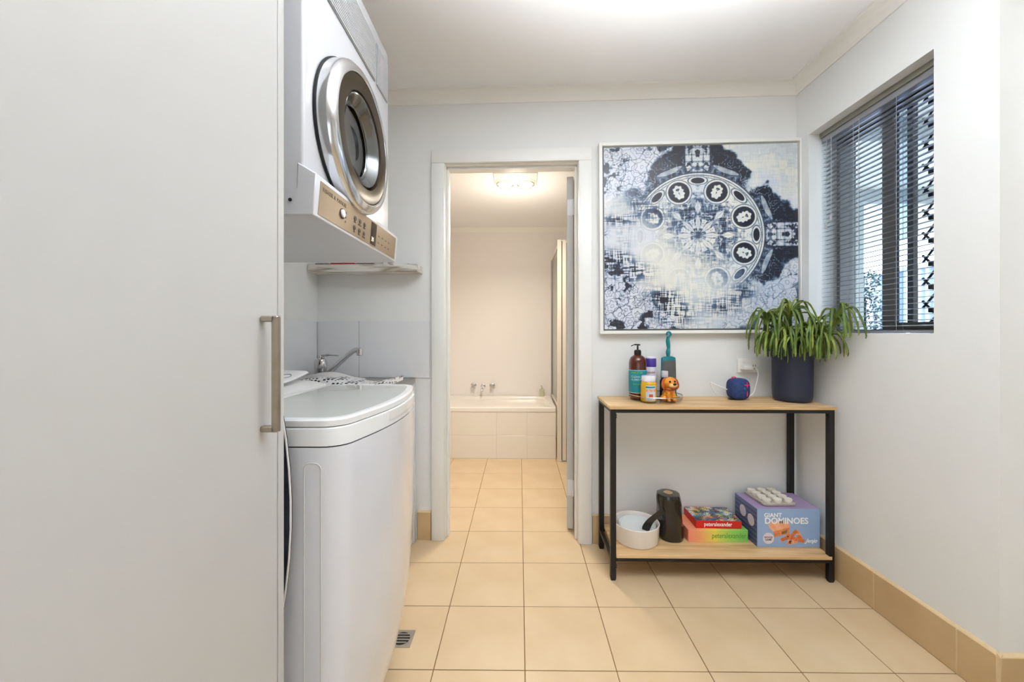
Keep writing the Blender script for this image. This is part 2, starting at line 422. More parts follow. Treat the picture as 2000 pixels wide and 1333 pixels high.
# venetian blind
bl = thing('venetian_blind', 'silver grey aluminium venetian blind hanging open in the window recess', 'blind', (1.507, 1.666, WH1))
BY = .284
bm = nb(); box(bm, -.014, .014, -BY, BY, -.052, -.026, .002, 1); obj('headrail', bm, M['slat'], bl)
bm = nb(); box(bm, -.02, .02, -BY-.004, BY+.004, -.026, -.001, .001, 1); obj('mounting_strip', bm, M['frame_olive'], bl, label='olive grey strip above the headrail')
def slat_mesh():
    bm = nb(); n = 6; rows = []
    for s_ in (0, 1):
        for k in range(n+1):
            t = -1+2*k/n; x = t*.0125; z = .0022*(1-t*t) - s_*.0005
            rows.append([(x, -BY, z), (x, BY, z)])
    prof_ = rows[:n+1]+rows[n+1:][::-1]
    loft(bm, [[r[0] for r in prof_], [r[1] for r in prof_]])
    return bm
first = None; pitch = .0213; nsl = 43
for k in range(nsl):
    z = -.066-k*pitch
    if first is None:
        first = obj('slat', slat_mesh(), M['slat'], bl, ang=60); o = first
    else:
        o = bpy.data.objects.new('slat', first.data); COL.objects.link(o); o.parent = bl
    o.location = (0, 0, z); o.rotation_euler = (0, R(-6), 0)
bm = nb(); box(bm, -.0125, .0125, -BY, BY, -.988, -.978, .002, 1); obj('bottom_rail', bm, M['slat'], bl)
for yy in (-.10, .10, .225):
    bm = nb()
    for dx in (-.0135, .0135): tube(bm, [(dx, yy, -.05), (dx, yy, -.98)], .0007, 5)
    obj('ladder_cord', bm, M['cord'], bl)
for pts in ([(-.022, .06, -.05), (-.024, .063, -.3), (-.023, .055, -.93)], [(-.02, .245, -.05), (-.022, .245, -.45)], [(-.02, .215, -.05), (-.022, .215, -.42)]):
    bm = nb(); tube(bm, bez(pts, 6), .0011, 6)
    o = obj('pull_cord', bm, M['cord'], bl)
    bm = nb(); p = pts[-1]; lathe(bm, [(.002, p[2]), (.005, p[2]-.006), (.006, p[2]-.03), (.003, p[2]-.034)], (p[0], p[1], 0), 10)
    obj('tassel', bm, M['cord'], o)

# outside the window
M['fence'] = mat('metal_fence', (186, 198, 220), .5, noise=.1, nscale=3)
M['eave'] = mat('patio_lining', (222, 224, 212), .7, noise=.03, nscale=3)
M['pillar'] = mat('patio_pillar', (150, 156, 152), .7, noise=.05, nscale=3)
M['paving'] = mat('outside_paving', (205, 202, 196), .8, noise=.1, nscale=6)
bm = nb(); box(bm, 1.67, 9, -1, 9, -.15, -.02); struct('ground_outside', bm, M['paving'])
fen = thing('metal_fence', 'pale blue ribbed metal fence outside the window', 'fence', (4.4, 4, -.02))
for k in range(14):
    bm = nb(); y0_ = -3+k*.5
    prof_ = []
    for q in range(6):
        a = y0_+q*.083; prof_ += [(0.0, a), (0.0, a+.03), (.03, a+.045), (.03, a+.07)]
    loft(bm, [[(x, y, 0) for x, y in prof_] + [(x+.004, y, 0) for x, y in prof_[::-1]], [(x, y, 1.85) for x, y in prof_] + [(x+.004, y, 1.85) for x, y in prof_[::-1]]])
    obj('panel', bm, M['fence'], fen, smooth=False)
bm = nb(); box(bm, -.02, .05, -3, 4, 1.85, 1.89, .004, 1); obj('top_rail', bm, M['fence'], fen)
rf = thing('patio_roof', 'pale patio roof lining and beam seen above the fence through the blind', 'roof', (2.7, 3.5, 2.2))
bm = nb(); box(bm, -.95, 1.1, -3, 3, .12, .16); obj('lining', bm, M['eave'], rf)
bm = nb(); box(bm, .95, 1.05, -3, 3, -.17, .12, .004, 1); obj('beam', bm, M['eave'], rf)
for k in range(5):
    bm = nb(); box(bm, -.9, .95, -2.4+k*1.1, -2.33+k*1.1, .02, .12, .003, 1); obj('rafter', bm, M['pillar'], rf)
bm = nb(); box(bm, 2.5, 2.64, 3.02, 3.16, -.02, 2.22, .006, 1)
tag(obj('patio_post', bm, M['pillar']), 'grey green square patio post outside the window', 'post')
hd = thing('hedge_shrub', 'dark blue green leafy shrub in front of the outside fence', 'shrub', (3.45, 3.95, -.02))
bm = nb(); tube(bm, [(0, 0, 0), (.01, 0, .8), (0, 0, 1.5)], [.03, .02, .01], 8); obj('stem', bm, M['soil'], hd)
rng = np.random.RandomState(3)
N = 2600
th_ = rng.rand(N)*2*PI; hh = .15+rng.rand(N)*1.6; rr = .2*np.sqrt(rng.rand(N))*(1.05-.25*hh)
co = []; fa = []
for i in range(N):
    c = np.array((rr[i]*math.cos(th_[i]), rr[i]*math.sin(th_[i]), hh[i]))
    d = rng.randn(3); d /= np.linalg.norm(d); e = np.cross(d, rng.randn(3)); e /= np.linalg.norm(e); s_ = .03
    b0 = len(co); co += [tuple(c), tuple(c+d*s_*.5+e*s_*.3), tuple(c+d*s_), tuple(c+d*s_*.5-e*s_*.3)]; fa.append((b0, b0+1, b0+2, b0+3))
me = bpy.data.meshes.new('foliage'); me.from_pydata(co, [], fa); me.materials.append(M['hedge'])
o = bpy.data.objects.new('foliage', me); COL.objects.link(o); o.parent = hd; o['kind'] = 'stuff'

# ------------------------------------------------------------------ tall cupboard on the left
cb = thing('tall_cupboard', 'tall white laminate cupboard with long bar handle filling the left foreground', 'cupboard', (-.464, .768, 0))
def cbx(*a, bev=.001): bm = nb(); box(bm, *a, bev, 1); return bm
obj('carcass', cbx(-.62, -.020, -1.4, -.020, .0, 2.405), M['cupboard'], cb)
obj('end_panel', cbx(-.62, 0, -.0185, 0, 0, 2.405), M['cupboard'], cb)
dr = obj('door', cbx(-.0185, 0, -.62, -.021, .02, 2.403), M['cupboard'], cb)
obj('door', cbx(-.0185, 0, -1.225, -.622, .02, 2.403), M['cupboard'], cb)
bm = nb(); bev = .002
box(bm, .020, .032, -.073, -.061, .941-.004, 1.146, bev, 1)
box(bm, 0, .026, -.073, -.061, .937, .948, bev, 1); box(bm, 0, .026, -.073, -.061, 1.135, 1.146, bev, 1)
obj('handle', bm, M['nickel'], dr, label='satin nickel square bar handle')

# ironing board standing in the gap
M['denim'] = mat('dark_blue_fabric', (48, 52, 68), .9, rgb2=(24, 26, 38), nscale=25, bump=.6, bscale=120)
M['piping'] = mat('white_piping', (216, 212, 212), .7, noise=.05, nscale=40)
ib = thing('ironing_board', 'dark blue fabric ironing board with white edging standing between cupboard and washing machine', 'ironing board', (-.72, .789, 0))
def edge(h): return .262-.45*(h-.75)**2
hs = [0.0+k*.06 for k in range(25)]
poly = [(edge(h), h) for h in hs] + [(-edge(h)*.9, h) for h in hs[::-1]]
poly_in = [(x*.985, h) for x, h in poly]
bm = nb(); prism(bm, poly_in, 'Y', -.006, .004); obj('cover', bm, M['denim'], ib)
bm = nb(); tube(bm, [(edge(h)*.985+.001, -.004, h) for h in hs], .0022, 8); obj('piping', bm, M['piping'], ib)

# ------------------------------------------------------------------ washing machine
wm = thing('washing_machine', 'white top loading washing machine with curved front beside the tall cupboard', 'washing machine', (-.685, 1.115, 0))
def wout(inset=0.0, off=0.0, xb=-.27, r=.055, hw=.292):
    """plan outline; local x right is the front"""
    pts = []; hw = hw-inset; xb = xb+inset
    fr = lambda y: .300 + .052*(1-(y/.30)**2) - inset + off
    n = 22
    # back left corner, along near side to front, front curve, far side
    pts += [(xb, -hw)]
    pts += [(xb+.2, -hw)]
    a0 = fr(-hw+r)
    for k in range(7):
        a = R(-90+90*k/6*.92); pts.append((a0-r+r*math.cos(a), -hw+r+r*math.sin(a)))
    for k in range(1, n): 
        y = -hw+r+(2*(hw-r))*k/n; pts.append((fr(y), y))
    for k in range(7):
        a = R(7.2+ (90-7.2)*k/6); pts.append((a0-r+r*math.cos(a), hw-r+r*math.sin(a)))
    pts += [(xb+.2, hw), (xb, hw)]
    return pts
bm = nb()
rows = [(.055, -.080), (.08, -.068), (.15, -.045), (.23, -.028), (.34, -.014), (.5, -.006), (.7, -.002), (.872, 0)]
loft(bm, [[(x, y, z) for x, y in wout(0, o_)] for z, o_ in rows]); obj('body', bm, M['washer'], wm)
bm = nb(); loft(bm, [[(x, y, z) for x, y in wout(.006, -.084)] for z in (0, .056)]); M['plinth_grey'] = mat('washer_plinth', (132, 124, 116), .5, noise=.05, nscale=12); obj('base', bm, M['plinth_grey'], wm)
bm = nb(); loft(bm, [[(x, y, .872) for x, y in wout(.004)], [(x, y, .875) for x, y in wout(.004)]]); obj('seam', bm, M['dark'], wm)
bm = nb(); loft(bm, [[(x, y, z) for x, y in wout(i_)] for z, i_ in ((.875, .0005), (.9, .002), (.911, .003), (.914, .006))]); obj('top_deck', bm, M['washertop'], wm)
def lout(i_):
    return [(max(x, -.005+i_), y) for x, y in wout(i_)]
bm = nb(); loft(bm, [[(x, y, z) for x, y in lout(i_)] for z, i_ in ((.914, .010), (.916, .004), (.928, .004), (.932, .008), (.9325, .02), (.931, .024))])
lid = obj('lid', bm, M['washertop'], wm)
bm = nb(); loft(bm, [[(x, y, z) for x, y in lout(.0245)] for z in (.9302, .9316)]); obj('lid_window', bm, M['lidglass'], lid, label='pale grey inset of the lid')
bm = nb(); prism(bm, [(-.27, .914), (-.012, .914), (-.012, .934), (-.06, .944), (-.27, .955)], 'Y', -.288, .288); obj('console', bm, M['washertop'], wm)
# finger recess along the front edge of the deck
bm = nb()
fr = lambda y: .300 + .052*(1-(y/.30)**2)
ys = [-.10+.3*k/14 for k in range(15)]
loft(bm, [[(fr(y)-.01, y, .888), (fr(y)+.0012, y, .888), (fr(y)+.002, y, .897), (fr(y)+.002, y, .912), (fr(y)-.01, y, .912)] for y in ys]); obj('lid_grip', bm, M['washertop'], wm)
bm = nb()
pl = [(x, z) for x, z in rrect(.228, .44, .036, .80, .014)]
o_ = [Vector((x+.02, -.2925, z)) for x, z in pl]; tube(bm, o_+[o_[0]], .0011, 6)
obj('side_panel_groove', bm, M['tilegrout'], wm)

# ------------------------------------------------------------------ dryer on the wall
dy = thing('wall_dryer', 'white wall mounted tumble dryer with bronze glass porthole door above the washer', 'dryer', (-.497, .898, 1.387))
DL = .585
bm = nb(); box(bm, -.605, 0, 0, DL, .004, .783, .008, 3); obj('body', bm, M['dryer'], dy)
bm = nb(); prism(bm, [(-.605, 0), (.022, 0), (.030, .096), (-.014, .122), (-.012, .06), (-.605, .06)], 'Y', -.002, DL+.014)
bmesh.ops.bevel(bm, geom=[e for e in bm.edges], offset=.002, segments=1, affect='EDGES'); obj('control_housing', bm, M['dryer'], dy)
# fascia on the slanted front of the housing
fa = bpy.data.objects.new('control_fascia', None)
sl = math.atan2(.008, .088)
fx = lambda h: .022+.008*(h/.096)
bm = nb(); loft(bm, [[(fx(h)+d, y, h) for y, h, d in ((.018, .008, o2), (DL-.008, .008, o2), (DL-.008, .086, o2), (.018, .086, o2))] for o2 in (0, .0015)])
fas = obj('control_fascia', bm, M['champagne'], dy, label='champagne metallic control fascia', smooth=False)
def onf(y, h, d=.0017): return (fx(h)+d, y, h)
bm = nb(); loft(bm, [[(fx(h)+d, y, h) for y, h in ((.335, .012), (.380, .012), (.380, .082), (.335, .082))] for d in (.0012, .0022)]); obj('display', bm, M['display'], fas, smooth=False)
text('FISHER & PAYKEL', .0135, M['print_dark'], fas, onf(.030, .066), (R(95), 0, R(90)), sp=1.25)
M['print_orange'] = mat('display_digits', (230, 226, 214), .5, noise=.02, nscale=30, emit=(230, 200, 170), estr=.4)
text('30', .020, M['print_orange'], fas, onf(.340, .022, .0026), (R(95), 0, R(90)))
bm = nb(); lathe(bm, [(.0105, 0), (.0105, .005), (.009, .0065)], onf(.135, .045, .001), 20, 'X'); obj('power_button', bm, M['print_white'], fas)
bm = nb(); tor = [Vector((fx(.045)+.0025, .135+.0125*math.cos(a), .045+.0125*math.sin(a))) for a in [2*PI*k/20 for k in range(21)]]; tube(bm, tor, .0014, 6); obj('button_ring', bm, M['print_dark'], fas)
for r_ in range(2):
    for c_ in range(3):
        y = .215+c_*.034; h = .056-r_*.027
        bm = nb(); tor = [Vector((fx(h)+.002, y+.0065*math.cos(a), h+.0065*math.sin(a))) for a in [2*PI*k/14 for k in range(15)]]; tube(bm, tor, .0009, 5)
        lathe(bm, [(.003, 0), (.003, .001)], onf(y, h, .0015), 10, 'X'); obj('button', bm, M['print_dark'], fas)
        text(('TIMED', 'DELICATE', 'HEAVY', 'EASY', 'SHIRTS', 'REFRESH')[r_*3+c_], .0052, M['print_dark'], fas, onf(y, h-.0125), (R(95), 0, R(90)), align='CENTER')
for k in range(3):
    bm = nb(); lathe(bm, [(.003, 0), (.003, .0012)], onf(.158, .054-.012*k, .0015), 8, 'X'); obj('indicator', bm, M['print_dark'], fas)
for k in range(4):
    for q in range(2): text(('Dry', 'Heat', 'Time', 'Lint')[k], .0055, M['print_dark'], fas, onf(.40+.033*k, .050-.022*q), (R(95), 0, R(90)))
bm = nb(); lathe(bm, [(.004, 0), (.004, -.002)], (-.03, -.002, .035), 10, 'Y'); obj('screw', bm, M['dark'], dy)
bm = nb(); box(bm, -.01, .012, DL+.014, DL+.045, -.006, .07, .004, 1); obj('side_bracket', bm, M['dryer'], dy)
# door: stacked rings around the porthole
dc = (0, 1.135-.893, 1.672-1.387)
dd = bpy.data.objects.new('door', None)
bm = nb(); lathe(bm, [(.203, .0), (.207, .002), (.207, .008), (.200, .009)], dc, 72, 'X', cap1=False); door = obj('door', bm, M['dark'], dy)
bm = nb(); lathe(bm, [(.198, .008), (.2045, .009), (.2045, .030), (.202, .040), (.195, .047), (.179, .051), (.175, .049), (.174, .044)], dc, 72, 'X', cap0=False, cap1=False); obj('door_ring', bm, M['ringsilver'], door, label='polished silver door ring')
bm = nb(); lathe(bm, [(.1745, .045), (.172, .0475), (.15, .047), (.132, .045), (.127, .030)], dc, 72, 'X', cap0=False, cap1=False); obj('door_glass', bm, M['bronzeglass'], door, label='dark bronze glass band')
bm = nb(); lathe(bm, [(.128, .038), (.1245, .043), (.120, .040), (.115, .030), (.104, .018), (.100, .010)], (dc[0], dc[1]-.004, dc[2]), 72, 'X', cap0=False, cap1=False); obj('bowl_rim', bm, M['drum'], door)
bm = nb(); lathe(bm, [(.105, .014), (.09, .006), (.05, .003), (.001, .002)], dc, 48, 'X', cap0=False); obj('porthole', bm, M['blackglass'], door)
bm = nb(); lathe(bm, [(.105, .016), (.098, .020), (.094, .016)], dc, 48, 'X', cap0=False, cap1=False); obj('inner_ring', bm, M['drum'], door)
# vent grille along the top
gr = cbx(0, .003, .02, .44, .590, .735, bev=.001); M['vent_back'] = mat('vent_shadow_grey', (150, 152, 154), .6, noise=.03, nscale=20)
g = obj('vent_grille', gr, M['vent_back'], dy)
bm = nb()
for k in range(16): box(bm, .003, .0065, .025, .435, .594+k*.0088, .594+k*.0088+.0042)
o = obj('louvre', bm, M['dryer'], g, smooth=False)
o['kind'] = 'stuff'
g = obj('vent_grille', cbx(0, .003, .455, .565, .590, .735, bev=.001), M['vent_back'], dy)
bm = nb()
for k in range(18): box(bm, .003, .005, .46+k*.0058, .4625+k*.0058, .594, .731)
for k in range(22): box(bm, .003, .005, .46, .562, .595+k*.0063, .5975+k*.0063)
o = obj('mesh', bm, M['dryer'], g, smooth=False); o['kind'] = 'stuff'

# ------------------------------------------------------------------ laundry tub
tb = thing('laundry_tub', 'white laundry cabinet with stainless steel tub in the left corner', 'laundry tub', (-1.108, 2.105, 0))
CW = .548; TH = .872; y_n = -.655
bm = nb(); box(bm, .002, CW-.02, y_n, -.006, .09, TH-.02); obj('carcass', bm, M['white'], tb)
bm = nb(); box(bm, .002, CW-.06, y_n, -.006, 0, .09); obj('kickboard', bm, M['white'], tb)
bm = nb(); box(bm, CW-.02, CW-.001, y_n, -.036, .02, .64, .002, 1); obj('door', bm, M['white'], tb)
bm = nb(); box(bm, CW-.02, CW-.001, y_n, -.036, .643, TH-.022, .002, 1); obj('drawer', bm, M['white'], tb)
bm = nb(); box(bm, CW-.02, CW+.001, -.034, -.008, 0.0, TH-.02, .001, 1); obj('filler_strip', bm, M['white'], tb)
bm = nb()
ou = rrect((CW+.002)/2+.001, (y_n-.004)/2, CW, -y_n-.006, .012); 
i1 = rrect(.27, -.30, .40, .44, .06); 
def ring(pts, z): return [(x, y, z) for x, y in pts]
loft(bm, [ring(ou, TH-.022), ring(ou, TH+.002), ring(rrect((CW+.002)/2, (y_n-.004)/2, CW-.012, -y_n-.02, .012), TH+.002), ring(i1, TH-.004), ring(rrect(.27, -.30, .38, .42, .06), TH-.2), ring(rrect(.27, -.30, .3, .34, .06), TH-.21)])
obj('basin', bm, M['steel'], tb, label='stainless steel basin top')

# mixer tap
fc = thing('mixer_tap', 'chrome mixer tap with long raised spout at the laundry tub', 'tap', (-1.03, 2.02, TH+.002))
bm = nb(); lathe(bm, [(.036, 0), (.036, .012), (.030, .016), (.030, .055), (.032, .058), (.032, .090), (.027, .106), (.01, .113)], (0, 0, 0), 28); obj('body', bm, M['chrome'], fc)
bm = nb(); tube(bm, bez([(.012, -.004, .012), (.04, -.012, .028), (.11, -.035, .088), (.17, -.052, .135), (.205, -.062, .156), (.232, -.07, .158)], 8), .0125, 12); sp_ = obj('spout', bm, M['chrome'], fc)
bm = nb(); lathe(bm, [(.0135, .130), (.0145, .135), (.0145, .155), (.012, .165)], (.232, -.07, 0), 16); obj('aerator', bm, M['chrome'], sp_)
bm = nb(); tube(bm, bez([(0, 0, .10), (.012, -.004, .124), (.045, -.014, .130), (.105, -.034, .128)], 8), [.020]*9+[.014]*8+[.008]*8, 10, .5); obj('lever', bm, M['chrome'], fc)

# splashback tiles
sb = struct('splashback_back', loc=BO, rotz=BROT)
for a, b in ((-1.105, -.875), (-.8725, -.487)):
    bm = nb(); box(bm, a, b, -.008, 0, TH+.003, 1.182, .001, 1); obj('tile', bm, M['gloss_tile'], sb, smooth=False)
sb.name = 'trim_5'
sb = struct('trim_6')
for a, b in ((1.20, 1.50), (1.5025, 1.80), (1.8025, 2.12)):
    bm = nb(); box(bm, -1.11, -1.102, a, b, TH+.003, 1.182, .001, 1); obj('tile', bm, M['gloss_tile'], sb, smooth=False)

# patterned cloth over the tub, folded
def speck():
    m = bpy.data.materials.new('speckled_cloth'); m.use_nodes = True; n = m.node_tree; p = n.nodes['Principled BSDF']; p.inputs['Roughness'].default_value = .8
    tc = n.nodes.new('ShaderNodeTexCoord'); mp = n.nodes.new('ShaderNodeMapping'); mp.inputs['Scale'].default_value = (62, 62, 62)
    v = n.nodes.new('ShaderNodeTexVoronoi'); v.inputs['Randomness'].default_value = .45; v.inputs['Scale'].default_value = 1.0
    r = n.nodes.new('ShaderNodeValToRGB'); r.color_ramp.interpolation = 'CONSTANT'
    r.color_ramp.elements[0].color = (*lin((40, 40, 46)), 1); r.color_ramp.elements[1].color = (*lin((224, 224, 226)), 1); r.color_ramp.elements[1].position = .40
    n.links.new(tc.outputs['Object'], mp.inputs[0]); n.links.new(mp.outputs[0], v.inputs[0]); n.links.new(v.outputs['Distance'], r.inputs[0]); n.links.new(r.outputs[0], p.inputs['Base Color'])
    return m
M['speck'] = speck()
M['cloth_white'] = mat('white_cloth', (222, 222, 224), .85, noise=.05, nscale=10)
cl = thing('folded_cloth', 'white cloth with small black flecks folded across the laundry tub', 'cloth', (-.80, 1.80, TH+.003))
bm = nb(); n = 24; rings = []
for k in range(n+1):
    t = k/n; x = -.20+.44*t
    lift = .034*math.exp(-((t-.25)/.28)**2) + .030*max(0, (t-.7)/.3)**1.5
    zt = .012+lift+ .002*math.sin(t*17)
    w2 = .10-.02*t
    zb = max(.0, zt-.022-.006*math.sin(t*9)) if t > .75 else 0.0
    rings.append([(x, -w2-.006, zb), (x, -w2-.004, zb+(zt-zb)*.6), (x, -w2+.02, zt-.003), (x, 0, zt), (x, w2, zt-.004), (x, w2, zb)])
loft(bm, rings); obj('patterned_layer', bm, M['speck'], cl, ang=60)
bm = nb(); rings = []
for k in range(n+1):
    t = k/n; x = -.25+.30*t; zt = .016+.034*math.exp(-((t-.45)/.35)**2)
    rings.append([(x, -.03, 0), (x, -.03, zt+.003), (x, .06, zt+.006), (x, .10, zt+.002), (x, .10, 0)])
loft(bm, rings); obj('plain_layer', bm, M['cloth_white'], cl, ang=60)
# soap packet on the machine console
pk = thing('white_packet', 'white paper packet with round grey mark lying on the washing machine console', 'packet', (-.80, 1.26, .951))
bm = nb(); n = 8; rings = []
for k in range(n+1):
    t = k/n; y = -.09+.2*t; zz = .006+.02*t*t
    rings.append([(-.07, y, zz-.006), (.05, y, zz-.006), (.06, y, zz), (.05, y, zz+.006), (-.07, y, zz+.010)])
loft(bm, rings); obj('sheet', bm, M['cloth_white'], pk, ang=60)
M['grey_print'] = mat('grey_print', (150, 152, 158), .6, noise=.03, nscale=30)
M['teal_print'] = mat('teal_print', (96, 122, 136), .6, noise=.03, nscale=30)
bm = nb(); tube(bm, [Vector((.018+.022*math.cos(a), .03+.028*math.sin(a), .021+.004*math.sin(a))) for a in [2*PI*k/24 for k in range(25)]], .0016, 5); obj('round_mark', bm, M['grey_print'], pk)
bm = nb(); box(bm, -.01, .03, -.065, -.04, .013, .0142); obj('blue_patch', bm, M['teal_print'], pk, smooth=False)

# ------------------------------------------------------------------ wall shelf with bits on it
sh = thing('wall_shelf', 'distressed white wooden shelf on the wall above the laundry tub', 'shelf', BO, BROT)
bm = nb(); box(bm, -1.10, -.530, -.104, -.001, 1.435, 1.45, .002, 1); obj('board', bm, M['shabby'], sh)
bm = nb(); box(bm, -1.10, -.530, -.110, -.098, 1.435, 1.474, .002, 1); obj('front_lip', bm, M['shabby'], sh)
bm = nb(); box(bm, -.536, -.524, -.110, -.001, 1.435, 1.474, .002, 1); obj('end_piece', bm, M['shabby'], sh)
M['red'] = mat('red_card', (176, 24, 30), .4, noise=.08, nscale=20)
M['brown'] = mat('brown_card', (128, 108, 84), .5, rgb2=(84, 70, 56), nscale=30)
bm = nb(); box(bm, -.99, -.86, -.090, -.01, 1.4505, 1.485, .002, 1); o = obj('red_packet', bm, M['red'], loc=BO, rotz=BROT); tag(o, 'flat red packet lying on the distressed white shelf', 'packet')
bm = nb(); box(bm, -.855, -.76, -.085, -.01, 1.4505, 1.484, .002, 1); o = obj('brown_packet', bm, M['brown'], loc=BO, rotz=BROT); tag(o, 'brown striped packet right of the red packet on the shelf', 'packet')
bm = nb(); box(bm, -1.075, -1.0, -.085, -.01, 1.4505, 1.484, .002, 1); o = obj('beige_packet', bm, M['brown'], loc=BO, rotz=BROT); tag(o, 'brown packet left of the red packet on the shelf', 'packet')
p_ = bw(-.70, -.05, 1.4505)
bt = thing('white_bottle', 'white plastic bottle on the shelf partly behind the dryer', 'bottle', p_, 0)
bm = nb(); loft(bm, [[(x, y, z) for x, y in rrect(0, 0, .05*s_, .034*s_, .014*s_)] for z, s_ in ((0, .96), (.004, 1), (.11, 1), (.135, .7), (.145, .45))]); obj('body', bm, M['white'], bt)
bm = nb(); lathe(bm, [(.011, .145), (.011, .165)], (0, 0, 0), 16); obj('cap', bm, M['white'], bt)
bm = nb(); tube(bm, [bw(-.585+.021*math.cos(a), -.055, 1.4515+.031*math.sin(a)) for a in [PI*k/14 for k in range(15)]], .0028, 8)
tag(obj('hair_clip', bm, M['dark']), 'small curved black clip standing on the right end of the white shelf', 'clip')

# ------------------------------------------------------------------ floor drain
dn = thing('floor_drain', 'square brushed metal floor drain with slotted round grate beside the washer', 'drain', (-.43, 1.425, 0))
bm = nb(); out = []
box(bm, -.041, .041, -.041, .041, .0, .0012); obj('plate', bm, M['steel'], dn, smooth=False)
bm = nb(); lathe(bm, [(.030, .0012), (.030, .0016)], (0, 0, 0), 32); obj('grate', bm, M['dark'], dn)
bm = nb()
for k in range(4):
    y = -.0195+k*.013; hw = math.sqrt(.03**2-y*y); box(bm, -hw, hw, y-.0026, y+.0026, .0016, .003)
obj('bars', bm, M['steel'], dn, smooth=False)

